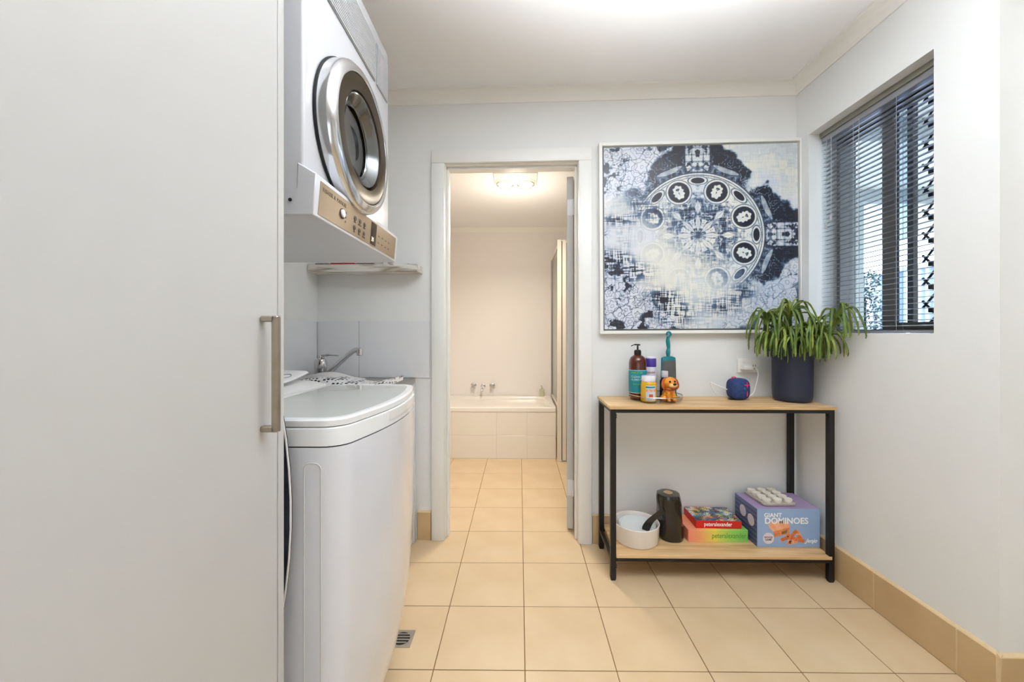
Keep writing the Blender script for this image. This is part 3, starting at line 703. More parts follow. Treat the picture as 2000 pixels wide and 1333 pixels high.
# ------------------------------------------------------------------ framed print
def art(n=440):
    """navy ink kaleidoscope on pale cloth, worked out from folded noise"""
    u, v = np.meshgrid(np.linspace(0, 1, n), np.linspace(0, 1, n))
    def vn(x, y, seed):
        x = np.asarray(x)+40.0; y = np.asarray(y)+40.0
        xi = np.floor(x).astype(np.int64); yi = np.floor(y).astype(np.int64); xf = x-xi; yf = y-yi
        xf = xf*xf*(3-2*xf); yf = yf*yf*(3-2*yf)
        def h(a, b):
            k = (a*374761393+b*668265263+seed*982451653) & 0xffffffff
            k = ((k ^ (k >> 13))*1274126177) & 0xffffffff
            return ((k ^ (k >> 16)) & 0xffff)/65535.0
        return (h(xi, yi)*(1-xf)+h(xi+1, yi)*xf)*(1-yf)+(h(xi, yi+1)*(1-xf)+h(xi+1, yi+1)*xf)*yf
    def fbm(x, y, f, s, o=4, g=.55):
        a = 0; am = 1; t = 0
        for k in range(o): a = a+am*vn(x*f*2**k, y*f*2**k, s+k*7); t += am; am *= g
        return a/t
    def S(a, b, x):
        t = np.clip((x-a)/(b-a), 0, 1); return t*t*(3-2*t)
    line = lambda x, c, w_: np.exp(-((x-c)/w_)**2)
    hatch = .5*vn(u*210, v*26, 31)+.5*vn(u*26, v*210, 32); hatch = np.clip((hatch-.5)*2.6+.5, 0, 1)
    cx, cy = .489, .508
    dx, dy_ = u-cx, v-cy; r = np.hypot(dx, dy_); th = np.arctan2(dy_, dx)
    ta = np.abs(((th+PI/8) % (PI/4))-PI/8)
    kx, ky = r*np.cos(ta), r*np.sin(ta)                      # eightfold coordinates
    qx, qy = np.abs(dx), np.abs(dy_); q1, q2 = np.maximum(qx, qy), np.minimum(qx, qy)   # fourfold
    st = S(-.16, .10, dx*.60+dy_*.75+.10*(fbm(u, v, 4, 5)-.5)+.03)
    st2 = S(-.34, -.02, dx*.60+dy_*.75+.12*(fbm(u, v, 5, 15)-.5))
    # star shaped band outside the circle, thick along the axes
    dm = qx+qy; wob = .06*(fbm(u, v, 14, 60)-.5)
    wob2 = .10*(fbm(u, v, 20, 61, 4)-.5)
    star = S(.635, .60, dm+wob2)*S(.338, .352, r)*S(.275, .245, q2+wob2)
    n8 = fbm(q1, q2, 34, 3, 3); lace = np.clip(1-np.abs(n8-.5)*22, 0, 1)
    col_ = S(.075, .055, q2)*S(.345, .36, r)                 # lace columns on the axes
    lacecol = np.clip(S(.50, .56, fbm(q1, q2, 46, 13, 3))+lace*.5+line(q2, .068, .004)+line(q2, .030, .003)*.6+line(np.abs(((q1*26) % 1)-.5), 0, .12)*.5, 0, 1)
    ink = star*(1-.7*lace*S(.52, .40, r))
    ink = ink*(1-col_)+col_*lacecol*.85
    petalring = S(.40, .385, r)*S(.342, .352, r); pr_ = line(np.abs(np.sin(ta*12)), .5, .35)
    ink = np.maximum(ink*(1-.45*petalring*pr_), 0)
    for k in range(8):                                       # pale pointed leaves hugging the ring
        b_ = R(22.5+45*k); x_ = dx*math.cos(b_)+dy_*math.sin(b_); y_ = -dx*math.sin(b_)+dy_*math.cos(b_)
        e = np.hypot((x_-.378-.25*np.abs(y_)**1.5)/.013, y_/.070); ink = ink*(1-.6*S(1.1, .9, e)*(1-.5*lace)); ink = np.maximum(ink, .9*line(e, 1.08, .06))
    # inside of the circle
    ins_ = S(.338, .330, r)
    nn_ = fbm(kx, ky, 42, 90, 4, .6); con = np.clip(1-np.abs(nn_-.48)*26, 0, 1)
    mott = np.clip(S(.47, .56, nn_)*.85+con*.45, 0, 1)
    dens = S(.34, .10, r)*.8+.25
    ink = np.maximum(ink, ins_*mott*np.clip(dens, 0, 1)*(.55+.45*hatch))
    for R0, lw_, a in ((.344, .0035, 1), (.330, .0020, .9), (.318, .0018, .7), (.205, .002, .5), (.110, .0016, .4)):
        ink = np.maximum(ink, a*line(r, R0, lw_))
    ink *= 1-.9*line(r, .337, .0030)
    for k in range(8):
        a = R(22.5+45*k); ex, ey = cx+.256*math.cos(a), cy+.256*math.sin(a)
        wx = dx-.256*math.cos(a); wy = dy_-.256*math.sin(a); d = np.hypot(wx, wy); ph_ = np.arctan2(wy, wx)-a
        ink *= 1-S(.074, .066, d)
        edge_ = .030+.006*np.cos(ph_*2)+.003*np.cos(ph_*9)
        gap = np.exp(-((((ph_+PI) % (2*PI))-PI)/.5)**2)
        ink = np.maximum(ink, S(.058, .053, d)*S(0, .004, d-edge_)*(1-.0*gap))
        ink = np.maximum(ink, line(d, .067, .0022)*.8)
        ink = np.maximum(ink, S(.024, .020, d)*S(.50, .58, fbm(kx, ky, 90, 23, 2))*.8)
        b_ = R(45*k); x_ = dx*math.cos(b_)+dy_*math.sin(b_); y_ = -dx*math.sin(b_)+dy_*math.cos(b_)
        e = np.hypot((x_-.300)/.017, y_/.036); ink *= 1-S(1.5, 1.3, e); ink = np.maximum(ink, S(1.05, .9, e)); ink = np.maximum(ink, .8*line(e, 1.4, .09))
    for k in range(8):
        b_ = R(45*k); x_ = dx*math.cos(b_)+dy_*math.sin(b_); y_ = -dx*math.sin(b_)+dy_*math.cos(b_)
        for c0, L_, W_ in ((.070, .052, .012), (.155, .040, .015)):
            e = np.hypot((x_-c0)/L_, y_/(W_*np.clip(1.2-np.abs(x_-c0)/L_, .2, 1.2))); ink *= 1-S(1.1, .85, e)*.9
            ink = np.maximum(ink, .7*line(e, 1.1, .12)); ink = np.maximum(ink, .45*line(y_, 0, .0012)*S(1, .8, e))
    ink = ink*(.05*S(.2, .5, st2)+.95*st+.05)
    ghost = .20*S(.58, .52, dm+wob)*S(.34, .36, r)*hatch*S(.38, .6, fbm(u, v, 6, 44))
    ink = np.maximum(ink, ghost)
    # smudged woven patches along the left and bottom
    def blob(x0, y0, sx_, sy_): return np.exp(-((u-x0)/sx_)**2-((v-y0)/sy_)**2)
    cl_ = blob(.04, .38, .09, .05)*1.3+blob(.14, .31, .10, .05)*.9+blob(.30, .17, .09, .05)*.9+blob(.36, .08, .09, .06)*1.1+blob(.07, .60, .10, .03)*.8+blob(.25, .64, .10, .05)*.6+blob(.62, .12, .10, .05)*.7+blob(.72, .20, .07, .05)*.7+blob(.17, .70, .06, .04)*.6
    ink = np.maximum(ink, np.clip(cl_*1.1, 0, 1)*S(.30, .72, hatch*.55+.45*fbm(u, v, 16, 8)+.05))
    # flower corners
    wx = u+.02*fbm(u, v, 18, 71, 2); wy = v+.02*fbm(u, v, 18, 72, 2)
    cc = 17; gx_ = np.floor(wx*cc); gy_ = np.floor(wy*cc); f1 = np.full(u.shape, 9.); f2 = f1.copy(); rad_ = np.zeros_like(u)
    for ox in (-1, 0, 1):
        for oy in (-1, 0, 1):
            hx = vn(gx_+ox, gy_+oy, 101); hy = vn(gx_+ox, gy_+oy, 102); hr = vn(gx_+ox, gy_+oy, 103)
            px_ = (gx_+ox+hx)/cc; py_ = (gy_+oy+hy)/cc; ddx = wx-px_; ddy = wy-py_; d = np.hypot(ddx, ddy); an = np.arctan2(ddy, ddx)
            pet = d*(1+.16*np.cos(an*6+hr*9)); rad_ = np.maximum(rad_, line(pet, .016+.020*hr, .0017)); rad_ = np.maximum(rad_, .7*line(d, .009, .0016))
            f2 = np.minimum(f2, np.maximum(f1, d)); f1 = np.minimum(f1, d)
    flo = np.clip(rad_+.8*line(f2-f1, 0, .0022), 0, 1)
    blot = S(.55, .60, fbm(u, v, 26, 117, 3))*S(.40, .50, fbm(u, v, 7, 118, 2))
    cor = lambda x0, y0, k0, k1: S(k1, k0, np.abs(u-x0)+np.abs(v-y0)+.12*(fbm(u, v, 8, 77, 3)-.5))
    cm = np.clip(cor(0, 0, .40, .48)*1.0+cor(0, 1, .42, .52)*.9+cor(1, 0, .34, .44)*.7+cor(1, 1, .12, .5)*.07, 0, 1)
    cm *= 1-.75*S(.16, .04, u)*S(.5, .72, v)*0
    cm *= 1-.85*S(.22, .30, 1-v+0*u)*S(.5, .6, v)*S(.25, .1, u)
    ink = np.maximum(ink, cm*np.clip(flo*.75+blot*.95, 0, 1)); ink = np.clip(ink*(.80+.2*hatch), 0, 1)
    L3 = lambda c: np.array(lin(c))
    bl_ = np.clip(S(.40, .6, fbm(u, v, 3, 55))*.7+cm*.8, 0, 1)[..., None]
    base = L3((220, 219, 210))*(1-bl_)+L3((204, 208, 221))*bl_
    wash = (S(.46, .70, fbm(u, v, 4, 66)+.25*(hatch-.5))*.45)[..., None]
    base = base*(1-wash)+L3((170, 190, 208))*wash
    i3 = ink[..., None]; mid = np.clip(i3/.5, 0, 1); hi = S(.35, .9, i3)
    tone = base*(1-mid)+L3((84, 108, 138))*mid
    return np.clip(tone*(1-hi)+L3((16, 20, 37))*hi, 0, 1)
pt = thing('framed_print', 'large square framed navy and white mandala print on the wall above the console table', 'picture', bw(.9375, -.001, 1.615), BROT)
PW, PH, RT = 1.035, 1.0, R(1.0)
pr = Matrix.Rotation(-RT, 3, 'Y')
prr = (0, -R(.35), 0)
bm = nb(); pw, ph, fw = PW/2, PH/2, .017
for a in ((-pw, -pw+fw, -ph, ph), (pw-fw, pw, -ph, ph), (-pw+fw, pw-fw, -ph, -ph+fw), (-pw+fw, pw-fw, ph-fw, ph)):
    box(bm, a[0], a[1], -.036, 0, a[2], a[3], .0012, 1)
o = obj('frame', bm, M['trim'], pt); o.rotation_euler = prr
bm = nb(); box(bm, -pw+fw, pw-fw, -.012, -.001, -ph+fw, ph-fw); o = obj('backing', bm, M['frame_grey'], pt, smooth=False); o.rotation_euler = prr
n = 440; A = art(n)
aw, ah = PW-2*fw-.016, PH-2*fw-.016
gx_, gz_ = np.meshgrid(np.linspace(-aw/2, aw/2, n), np.linspace(-ah/2, ah/2, n))
co = np.stack([gx_, np.full_like(gx_, -.029), gz_], -1).reshape(-1, 3)
idx = np.arange(n*n).reshape(n, n)
q = np.stack([idx[:-1, :-1], idx[:-1, 1:], idx[1:, 1:], idx[1:, :-1]], -1).reshape(-1, 4)
me = bpy.data.meshes.new('canvas')
me.vertices.add(n*n); me.vertices.foreach_set('co', co.ravel())
me.loops.add(len(q)*4); me.loops.foreach_set('vertex_index', q.ravel())
me.polygons.add(len(q)); me.polygons.foreach_set('loop_start', np.arange(0, len(q)*4, 4))
me.update(calc_edges=True)
ca = me.color_attributes.new('ink', 'FLOAT_COLOR', 'POINT')
ca.data.foreach_set('color', np.concatenate([A.reshape(-1, 3), np.ones((n*n, 1))], 1).astype(np.float32).ravel())
m = bpy.data.materials.new('printed_canvas'); m.use_nodes = True; nn = m.node_tree; p = nn.nodes['Principled BSDF']
at = nn.nodes.new('ShaderNodeAttribute'); at.attribute_name = 'ink'; nn.links.new(at.outputs['Color'], p.inputs['Base Color']); p.inputs['Roughness'].default_value = .5; p.inputs['Coat Weight'].default_value = .35; p.inputs['Coat Roughness'].default_value = .08
me.materials.append(m)
o = bpy.data.objects.new('canvas', me); COL.objects.link(o); o.parent = pt; o.rotation_euler = prr; o['label'] = 'navy ink mandala printed on pale canvas'
bm = nb(); box(bm, -aw/2, aw/2, -.0285, -.012, -ah/2, ah/2); o = obj('canvas_core', bm, M['print_white'], pt, smooth=False); o.rotation_euler = prr

# ------------------------------------------------------------------ power point
pp = thing('power_point', 'white double power point on the back wall behind the blue speaker', 'power point', bw(1.195, -.001, .947), BROT)
bm = nb(); box(bm, -.058, .058, -.011, 0, -.037, .037, .003, 2); obj('plate', bm, M['cornice'], pp)
for x in (-.026, .026):
    bm = nb(); box(bm, x-.007, x+.007, -.0145, -.011, .014, .026, .001, 1); obj('switch', bm, M['trim'], pp)
bm = nb()
for dx, dz, a in ((-.006, .004, 25), (.006, .004, -25), (0, -.010, 0)):
    box(bm, .026+dx-.0012, .026+dx+.0012, -.0116, -.011, -.004+dz-.005, -.004+dz+.005)
obj('socket_slots', bm, M['dark'], pp, smooth=False)
us = thing('charger_cable', 'white charger plug and cable running from the power point to the blue speaker', 'cable', bw(1.195, -.0125, .947), BROT)
bm = nb(); box(bm, -.046, .0, -.036, 0, -.020, .006, .005, 2); obj('plug', bm, M['trim'], us)
bm = nb(); tube(bm, bez([(.0, -.024, -.006), (.018, -.03, -.010), (.026, -.036, -.04), (.012, -.044, -.085), (.0, -.040, -.135), (-.03, -.038, -.153), (-.10, -.045, -.157), (-.19, -.05, -.140), (-.222, -.056, -.085), (-.20, -.075, -.092), (-.155, -.09, -.112)], 8), .0024, 8)
obj('cable', bm, M['trim'], us)

# ------------------------------------------------------------------ console table
ct = thing('console_table', 'console table with oak boards on a thin black metal frame under the print', 'table', (.91, 1.905, 0), R(-.4))
TX, TY = .498, .142
def cb2(*a, bev=.0015): bm = nb(); box(bm, *a, bev, 1); return bm
topb = obj('table_top', cb2(-TX-.006, TX+.006, -TY-.006, TY+.006, .773, .787), M['oak'], ct, label='oak look top board')
lower = obj('lower_shelf', cb2(-TX+.0255, TX-.012, -TY-.002, TY+.002, .103, .118), M['oak'], ct, label='oak look lower shelf board')
L = .0245
for sx in (-1, 1):
    for sy in (-1, 1):
        x0, x1 = sorted((sx*TX, sx*(TX-L))); y0, y1 = sorted((sy*TY, sy*(TY-L)))
        lg = obj('leg', cb2(x0, x1, y0, y1, .006, .773), M['black_metal'], ct)
        obj('foot', cb2(x0+.002, x1-.002, y0+.002, y1-.002, 0, .007), M['dark'], lg)
for z0, z1 in ((.757, .773), (.088, .1025)):
    for sy in (-1, 1):
        y0, y1 = sorted((sy*TY, sy*(TY-.018))); obj('rail', cb2(-TX+L, TX-L, y0, y1, z0, z1), M['black_metal'], ct)
    for sx in (-1, 1):
        x0, x1 = sorted((sx*TX, sx*(TX-.018))); obj('rail', cb2(x0, x1, -TY+L, TY-L, z0, z1), M['black_metal'], ct)
for sx in (-1, 1):
    for hz in (.735, .745, .065, .055):
        bm = nb(); lathe(bm, [(.004, 0), (.004, .004), (.002, .005)], (0, 0, 0), 10, 'X')
        bmesh.ops.scale(bm, vec=(-sx, 1, 1), verts=bm.verts); bmesh.ops.translate(bm, vec=(sx*(TX-L), -TY+.012, hz), verts=bm.verts); obj('bolt', bm, M['black_metal'], ct)
ZT, ZS = .787, .118

# ------------------------------------------------------------------ potted plant
pl_ = thing('potted_plant', 'trailing green succulent plant in a ribbed navy pot on the right end of the console', 'plant', (1.325, 1.915, ZT))
bm = nb(); seg = 96; prof_ = [(.060, 0), (.073, .004), (.080, .014), (.082, .03), (.0855, .285), (.0865, .288), (.083, .288), (.080, .262)]
rings = []
for r_, h in prof_:
    rings.append([((r_*(1+(.006 if (i % 2 and .03 <= h < .28) else 0)))*math.cos(2*PI*i/seg), (r_*(1+(.006 if (i % 2 and .03 <= h < .28) else 0)))*math.sin(2*PI*i/seg), h) for i in range(seg)])
loft(bm, rings, True, False); pot = obj('pot', bm, M['navy'], pl_, label='ribbed dark navy pot')
bm = nb(); lathe(bm, [(.0805, .255), (.08, .266), (.02, .27)], (0, 0, 0), 40); obj('soil', bm, M['soil'], pl_)
rs = random.Random(4)
org = Vector((1.325, 1.915, ZT))
ros = [((1.180, 1.875, 1.160), 19, .145, .085), ((1.265, 1.845, 1.190), 22, .150, .080), ((1.335, 1.80, 1.125), 20, .130, .06), ((1.372, 1.70, 1.160), 13, .130, .080),
       ((1.215, 1.90, 1.095), 18, .12, .04), ((1.29, 1.83, 1.085), 22, .12, .03), ((1.36, 1.86, 1.095), 18, .12, .05), ((1.355, 1.77, 1.085), 17, .12, .04), ((1.245, 1.84, 1.115), 18, .12, .05)]
for c, cnt, ln, rise in ros:
    c = Vector(c)
    bm = nb(); root_ = org+Vector(((c.x-org.x)*.35, (c.y-org.y)*.35, .268))
    tube(bm, bez([root_-org, root_.lerp(c, .5)+Vector((0, 0, .03))-org, c-org, c+Vector((0, 0, .028))-org], 6), [.006]*12+[.008]*7, 8)
    obj('stem', bm, M['leaf'], pl_)
    for k in range(cnt):
        a = 2*PI*k/cnt+rs.uniform(-.25, .25); el = rs.choice((.55, .8, 1.0, 1.15)); l_ = ln*rs.uniform(.8, 1.15)
        d = Vector((math.cos(a), math.sin(a), 0)); reach = l_*rs.uniform(.38, .72); up_ = rise*el*rs.uniform(.4, 1.05); drop = l_*rs.uniform(.45, .9)
        side = Vector((-d.y, d.x, 0))*rs.uniform(-.03, .03)
        P_ = [c, c+d*reach*.28+Vector((0, 0, up_*.75)), c+d*reach*.68+Vector((0, 0, up_*.85))+side*.4, c+d*reach+Vector((0, 0, up_*.3-drop*.25))+side, c+d*reach*1.14+Vector((0, 0, -drop*.72))+side, c+d*reach*1.12+Vector((0, 0, -drop))+side]
        pts = bez(P_, 4); out = []
        for p in pts:
            if p.z < 1.125 or p.y > 1.955 or p.y < 1.38: p.x = min(p.x, 1.428)
            else: p.x = min(p.x, 1.486)
            p.y = min(p.y, 2.0)
            # keep clear of the pot and of the table top
            q_ = Vector((p.x-org.x, p.y-org.y)); 
            if p.z < ZT+.30 and q_.length < .096:
                if q_.length < 1e-4: q_ = Vector((1, 0))
                if p.z > ZT+.27: pass
                else: q_ = q_.normalized()*.096; p.x = org.x+q_.x; p.y = org.y+q_.y
            p.z = max(p.z, ZT+.01); out.append(p-org)
        n_ = len(out); rad = [.0030+.0030*math.sin(PI*min(1, (i/(n_-1))*1.02)**.8) for i in range(n_)]; rad[-1] = .0012
        rad = [r_*(1.12 if i % 2 else .9) for i, r_ in enumerate(rad)]
        bm = nb(); tube(bm, out, rad, 6, .62)
        obj('leaf', bm, M['leaf_light'] if rs.random() < .45 else M['leaf'], pl_, ang=60)

# ------------------------------------------------------------------ blue speaker
M['blue_fabric'] = mat('blue_mesh_fabric', (44, 66, 118), .75, rgb2=(34, 52, 98), nscale=90, bump=.7, bscale=500)
M['pink'] = mat('hot_pink_print', (222, 40, 92), .5, noise=.03, nscale=30)
M['teal'] = mat('teal_plastic', (16, 122, 134), .35, noise=.06, nscale=20)
spk = thing('bluetooth_speaker', 'small round blue portable speaker with pink plus and minus on the console', 'speaker', (1.085, 1.955, ZT), R(4))
bm = nb(); bmesh.ops.create_cube(bm, size=1.0); bmesh.ops.subdivide_edges(bm, edges=bm.edges[:], cuts=12, use_grid_fill=True)
for v in bm.verts:
    p = v.co*2; e = 3.3; k = (abs(p.x)**e+abs(p.y)**e+abs(p.z)**e)**(1/e); p = p/k
    v.co = Vector((p.x*.048, p.y*.042, p.z*.0525+.0535))
obj('body', bm, M['blue_fabric'], spk, ang=180)
bm = nb(); tube(bm, bez([(-.034, 0, .096), (-.033, -.004, .110), (-.02, -.006, .112), (-.010, -.004, .104)], 6), .0024, 8); obj('loop', bm, M['pink'], spk)
def mark(pts_):
    bm = nb()
    for a in pts_: box(bm, *a, .0006, 1)
    return bm
obj('plus_sign', mark([(.008, .034, -.0415, -.030, .074, .078), (.019, .023, -.0415, -.030, .064, .089)]), M['pink'], spk)
obj('minus_sign', mark([(.019, .023, -.0418, -.030, .020, .046)]), M['pink'], spk)
bm = nb(); lathe(bm, [(.0035, -.0435), (.0035, -.041)], (.007, 0, .060), 12, 'Y'); obj('indicator', bm, M['teal'], spk)
bm = nb(); sphere(bm, (-.044, -.01, .006), .006, 2.2, 1.4, .9); obj('rubber_flap', bm, M['dark'], spk)

# ------------------------------------------------------------------ glass tray and bottles
TR = (.665, 1.925)
tr = thing('glass_tray', 'clear round glass turntable tray holding the bottles on the left of the console', 'tray', (TR[0], TR[1], ZT))
bm = nb(); lathe(bm, [(.112, 0), (.118, .002), (.124, .012), (.126, .030), (.1235, .030), (.1215, .012), (.116, .006), (.01, .006)], (0, 0, 0), 56); obj('plate', bm, M['tray_glass'], tr)
bm = nb(); tube(bm, [Vector((.1248*math.cos(a), .1248*math.sin(a), .030)) for a in [2*PI*k/48 for k in range(49)]], .0018, 6); obj('rim', bm, M['chrome'], tr)
ZB = ZT+.0065
M['amber'] = mat('amber_plastic', (98, 34, 12), .12, rgb2=(74, 22, 8), nscale=8, coat=.5)
M['teal_label'] = mat('teal_label', (20, 134, 146), .5, noise=.04, nscale=14)
M['lime'] = mat('lime_print', (150, 216, 70), .5, noise=.03, nscale=30)
ab = thing('amber_pump_bottle', 'amber bottle with black pump and teal label on the glass tray', 'bottle', (.585, 1.945, ZB))
bm = nb(); lathe(bm, [(.036, 0), (.041, .004), (.042, .012), (.042, .175), (.040, .190), (.033, .204), (.020, .213), (.014, .216)], (0, 0, 0), 40); obj('body', bm, M['amber'], ab)
bm = nb(); lathe(bm, [(.0424, .030), (.0428, .031), (.0428, .142), (.0424, .143)], (0, 0, 0), 48, cap0=False, cap1=False); lb = obj('label', bm, M['teal_label'], ab, label='teal paper label')
bm = nb(); lathe(bm, [(.0431, .1405), (.0431, .142)], (0, 0, 0), 48, cap0=False, cap1=False); lathe(bm, [(.0431, .031), (.0431, .0325)], (0, 0, 0), 48, cap0=False, cap1=False); obj('label_border', bm, M['print_white'], lb)
bm = nb(); lathe(bm, [(.0165, .212), (.0165, .236), (.012, .240), (.006, .241)], (0, 0, 0), 24); obj('collar', bm, M['dark'], ab)
bm = nb(); lathe(bm, [(.0045, .24), (.0045, .262)], (0, 0, 0), 12); tube(bm, bez([(.012, 0, .264), (0, 0, .266), (-.018, -.003, .265), (-.034, -.006, .259)], 6), [.006]*12+[.0035]*7, 10, .6); obj('pump', bm, M['dark'], ab)
def wraptext(s, size, m, par, rad, z, a0, sp=1.0, name='lettering'):
    """text bent round an upright cylinder; a0 = bearing of its centre, -90 deg faces -Y"""
    o = text(s, size, m, par, (0, 0, 0), (0, 0, 0), name, align='CENTER', sp=sp)
    for v in o.data.vertices:
        a = a0 + v.co.x/rad; r_ = rad+.0002+abs(v.co.z); zz = v.co.y+z
        v.co = (r_*math.cos(a), r_*math.sin(a), zz)
    return o
aim = math.atan2(-1.94, -.58)
wraptext('SIMPLE AS', .0125, M['lime'], lb, .0428, .126, aim-.1)
wraptext('CLEAN IT', .0145, M['print_white'], lb, .0428, .105, aim-.05)
wraptext('ELEMENTS', .0125, M['print_white'], lb, .0428, .092, aim-.05)
wraptext('hand wash', .009, M['lime'], lb, .0428, .072, aim-.1)
# purple spray can
M['purple'] = mat('purple_plastic', (70, 52, 138), .35, noise=.05, nscale=20)
M['canwhite'] = mat('can_white', (222, 218, 228), .35, noise=.03, nscale=20)
M['maroon'] = mat('maroon_print', (150, 40, 70), .5, noise=.03, nscale=20)
pc = thing('spray_can', 'spray can with purple cap behind the yellow jar on the glass tray', 'can', (.664, 1.990, ZB))
bm = nb(); lathe(bm, [(.024, 0), (.027, .003), (.027, .150), (.0265, .153)], (0, 0, 0), 32); cn = obj('body', bm, M['canwhite'], pc)
bm = nb(); lathe(bm, [(.0272, .153), (.0276, .155), (.0276, .192), (.025, .196), (.024, .196)], (0, 0, 0), 32); obj('cap', bm, M['purple'], pc, label='purple cap')
bm = nb(); lathe(bm, [(.0245, .196), (.024, .202), (.02, .204)], (0, 0, 0), 32); obj('cap_top', bm, M['canwhite'], pc)
wraptext('Impulse', .015, M['maroon'], cn, .027, .122, math.atan2(-1.99, -.664), 1.0)
bm = nb(); lathe(bm, [(.0272, .004), (.0272, .098)], (0, 0, 0), 32, cap0=False, cap1=False); obj('lower_band', bm, M['purple'], cn)
# lint brush
M['greyfelt'] = mat('grey_brush_fabric', (92, 92, 92), .9, noise=.12, nscale=30, bump=.4, bscale=300)
lbr = thing('lint_brush', 'teal handled lint brush with grey pad standing behind the dog figurine', 'brush', (.748, 1.975, ZB), R(12))
bm = nb(); loft(bm, [[(x, y, z) for x, y in rrect(.0, 0, w2, .020, .008)] for z, w2 in ((.0, .092), (.012, .090), (.018, .084), (.192, .076), (.200, .072), (.206, .04))]); obj('head', bm, M['teal'], lbr)
bm = nb(); loft(bm, [[(x, y, z) for x, y in rrect(.0, 0, w2, .026, .010)] for z, w2 in ((.022, .080), (.026, .083), (.180, .075), (.186, .071))]); obj('pad', bm, M['greyfelt'], lbr, label='grey fabric pad')
bm = nb(); tube(bm, bez([(0, 0, .2), (-.002, 0, .225), (.001, 0, .25), (-.003, 0, .285), (0, 0, .306)], 6), [v_*1.3 for v_ in [.010, .0095, .009, .009, .0095, .0105, .011, .011, .0105, .010, .0085, .008, .0085, .009, .0095, .010, .010, .010, .010, .009, .0085, .008, .008, .008, .008]], 12, .7)
tube(bm, [Vector((.002+.010*math.cos(a), 0, .318+.010*math.sin(a))) for a in [R(-80+300*k/16) for k in range(17)]], .0058, 8); obj('handle', bm, M['teal'], lbr)
# small bottle with white cap
M['brownb'] = mat('dark_brown_bottle', (46, 30, 30), .25, noise=.1, nscale=15)
sbt = thing('small_bottle', 'small dark bottle with square white cap just behind the dog figurine', 'bottle', (.716, 1.938, ZB))
bm = nb(); lathe(bm, [(.021, 0), (.023, .003), (.023, .085), (.018, .102), (.011, .106)], (0, 0, 0), 24); obj('body', bm, M['brownb'], sbt)
bm = nb(); lathe(bm, [(.0155, .106), (.016, .108), (.016, .134), (.0145, .136)], (0, 0, 0), 24); obj('cap', bm, M['canwhite'], sbt)
# yellow jar
M['yellow'] = mat('yellow_plastic', (222, 176, 40), .3, rgb2=(206, 158, 30), nscale=8)
M['ylabel'] = mat('jar_label', (214, 206, 202), .5, rgb2=(182, 200, 218), nscale=24)
M['orangep'] = mat('orange_print', (226, 150, 90), .5, noise=.03, nscale=20)
M['redp'] = mat('red_print', (196, 84, 60), .5, noise=.05, nscale=20)
yj = thing('yellow_jar', 'yellow plastic jar with white lid at the front of the glass tray', 'jar', (.612, 1.862, ZB))
bm = nb(); lathe(bm, [(.031, 0), (.0355, .004), (.036, .010), (.036, .082), (.033, .092), (.030, .095)], (0, 0, 0), 40); jb = obj('body', bm, M['yellow'], yj)
bm = nb(); lathe(bm, [(.0325, .095), (.033, .097), (.033, .118), (.031, .121), (.028, .1215)], (0, 0, 0), 40); obj('lid', bm, M['canwhite'], yj)
aj = math.atan2(-1.862, -.612)
def patch(rad, z0, z1, a0, a1, n=10):
    bm = nb(); loft(bm, [[(rad*math.cos(a0+(a1-a0)*k/n), rad*math.sin(a0+(a1-a0)*k/n), z) for k in range(n+1)] for z in (z0, z1)], False, False, closed=False); return bm
lb2 = obj('label', patch(.0363, .006, .078, aj-.35, aj+1.0), M['ylabel'], jb)
obj('blue_strip', patch(.0366, .066, .074, aj-.35, aj+.9), M['teal_label'], lb2)
obj('orange_strip', patch(.0366, .050, .060, aj-.3, aj+.95), M['orangep'], lb2)
obj('red_motif', patch(.0366, .022, .038, aj+.05, aj+.55), M['redp'], lb2)
wraptext('Pet Vits', .010, M['print_white'], lb2, .0366, .051, aj+.3)
# dog figurine
M['dog'] = mat('golden_dog_paint', (222, 148, 48), .4, rgb2=(206, 126, 34), nscale=20)
M['dogear'] = mat('ear_orange_brown', (176, 84, 24), .45, rgb2=(150, 66, 20), nscale=20)
M['dogface'] = mat('dog_face_cream', (232, 196, 128), .45, noise=.06, nscale=20)
M['black_gloss'] = mat('black_gloss', (14, 12, 12), .15, noise=.1, nscale=20)
M['tongue'] = mat('tongue_pink', (214, 120, 112), .35, noise=.05, nscale=20)
dg_ = thing('dog_figurine', 'small golden retriever puppy figurine sitting on the front right of the glass tray', 'figurine', (.712, 1.868, ZB), R(3))
bm = nb()
for c, r_, s_ in (((0, .010, .030), .030, (1, 1, 1.05)), ((0, -.002, .050), .025, (1, .95, 1.1)), ((0, -.006, .088), .029, (1.05, .98, .95)), ((.004, -.030, .080), .0165, (1.15, 1.0, .8)),
                 ((.004, -.020, .072), .014, (1, 1, .9)), ((-.013, -.020, .024), .0095, (1, 1, 2.4)), ((.013, -.020, .024), .0095, (1, 1, 2.4)), ((-.014, -.028, .007), .0095, (1, 1.4, .75)), ((.014, -.028, .007), .0095, (1, 1.4, .75)),
                 ((-.024, .006, .014), .016, (1, 1.3, .9)), ((.024, .006, .014), .016, (1, 1.3, .9)), ((0, .030, .012), .009, (1, 1.2, .8))):
    sphere(bm, c, r_, *s_)
o = obj('body', bm, M['dog'], dg_, ang=180); md = o.modifiers.new('remesh', 'REMESH'); md.mode = 'VOXEL'; md.voxel_size = .0016; md.use_smooth_shade = True
md = o.modifiers.new('smooth', 'SMOOTH'); md.factor = .6; md.iterations = 6
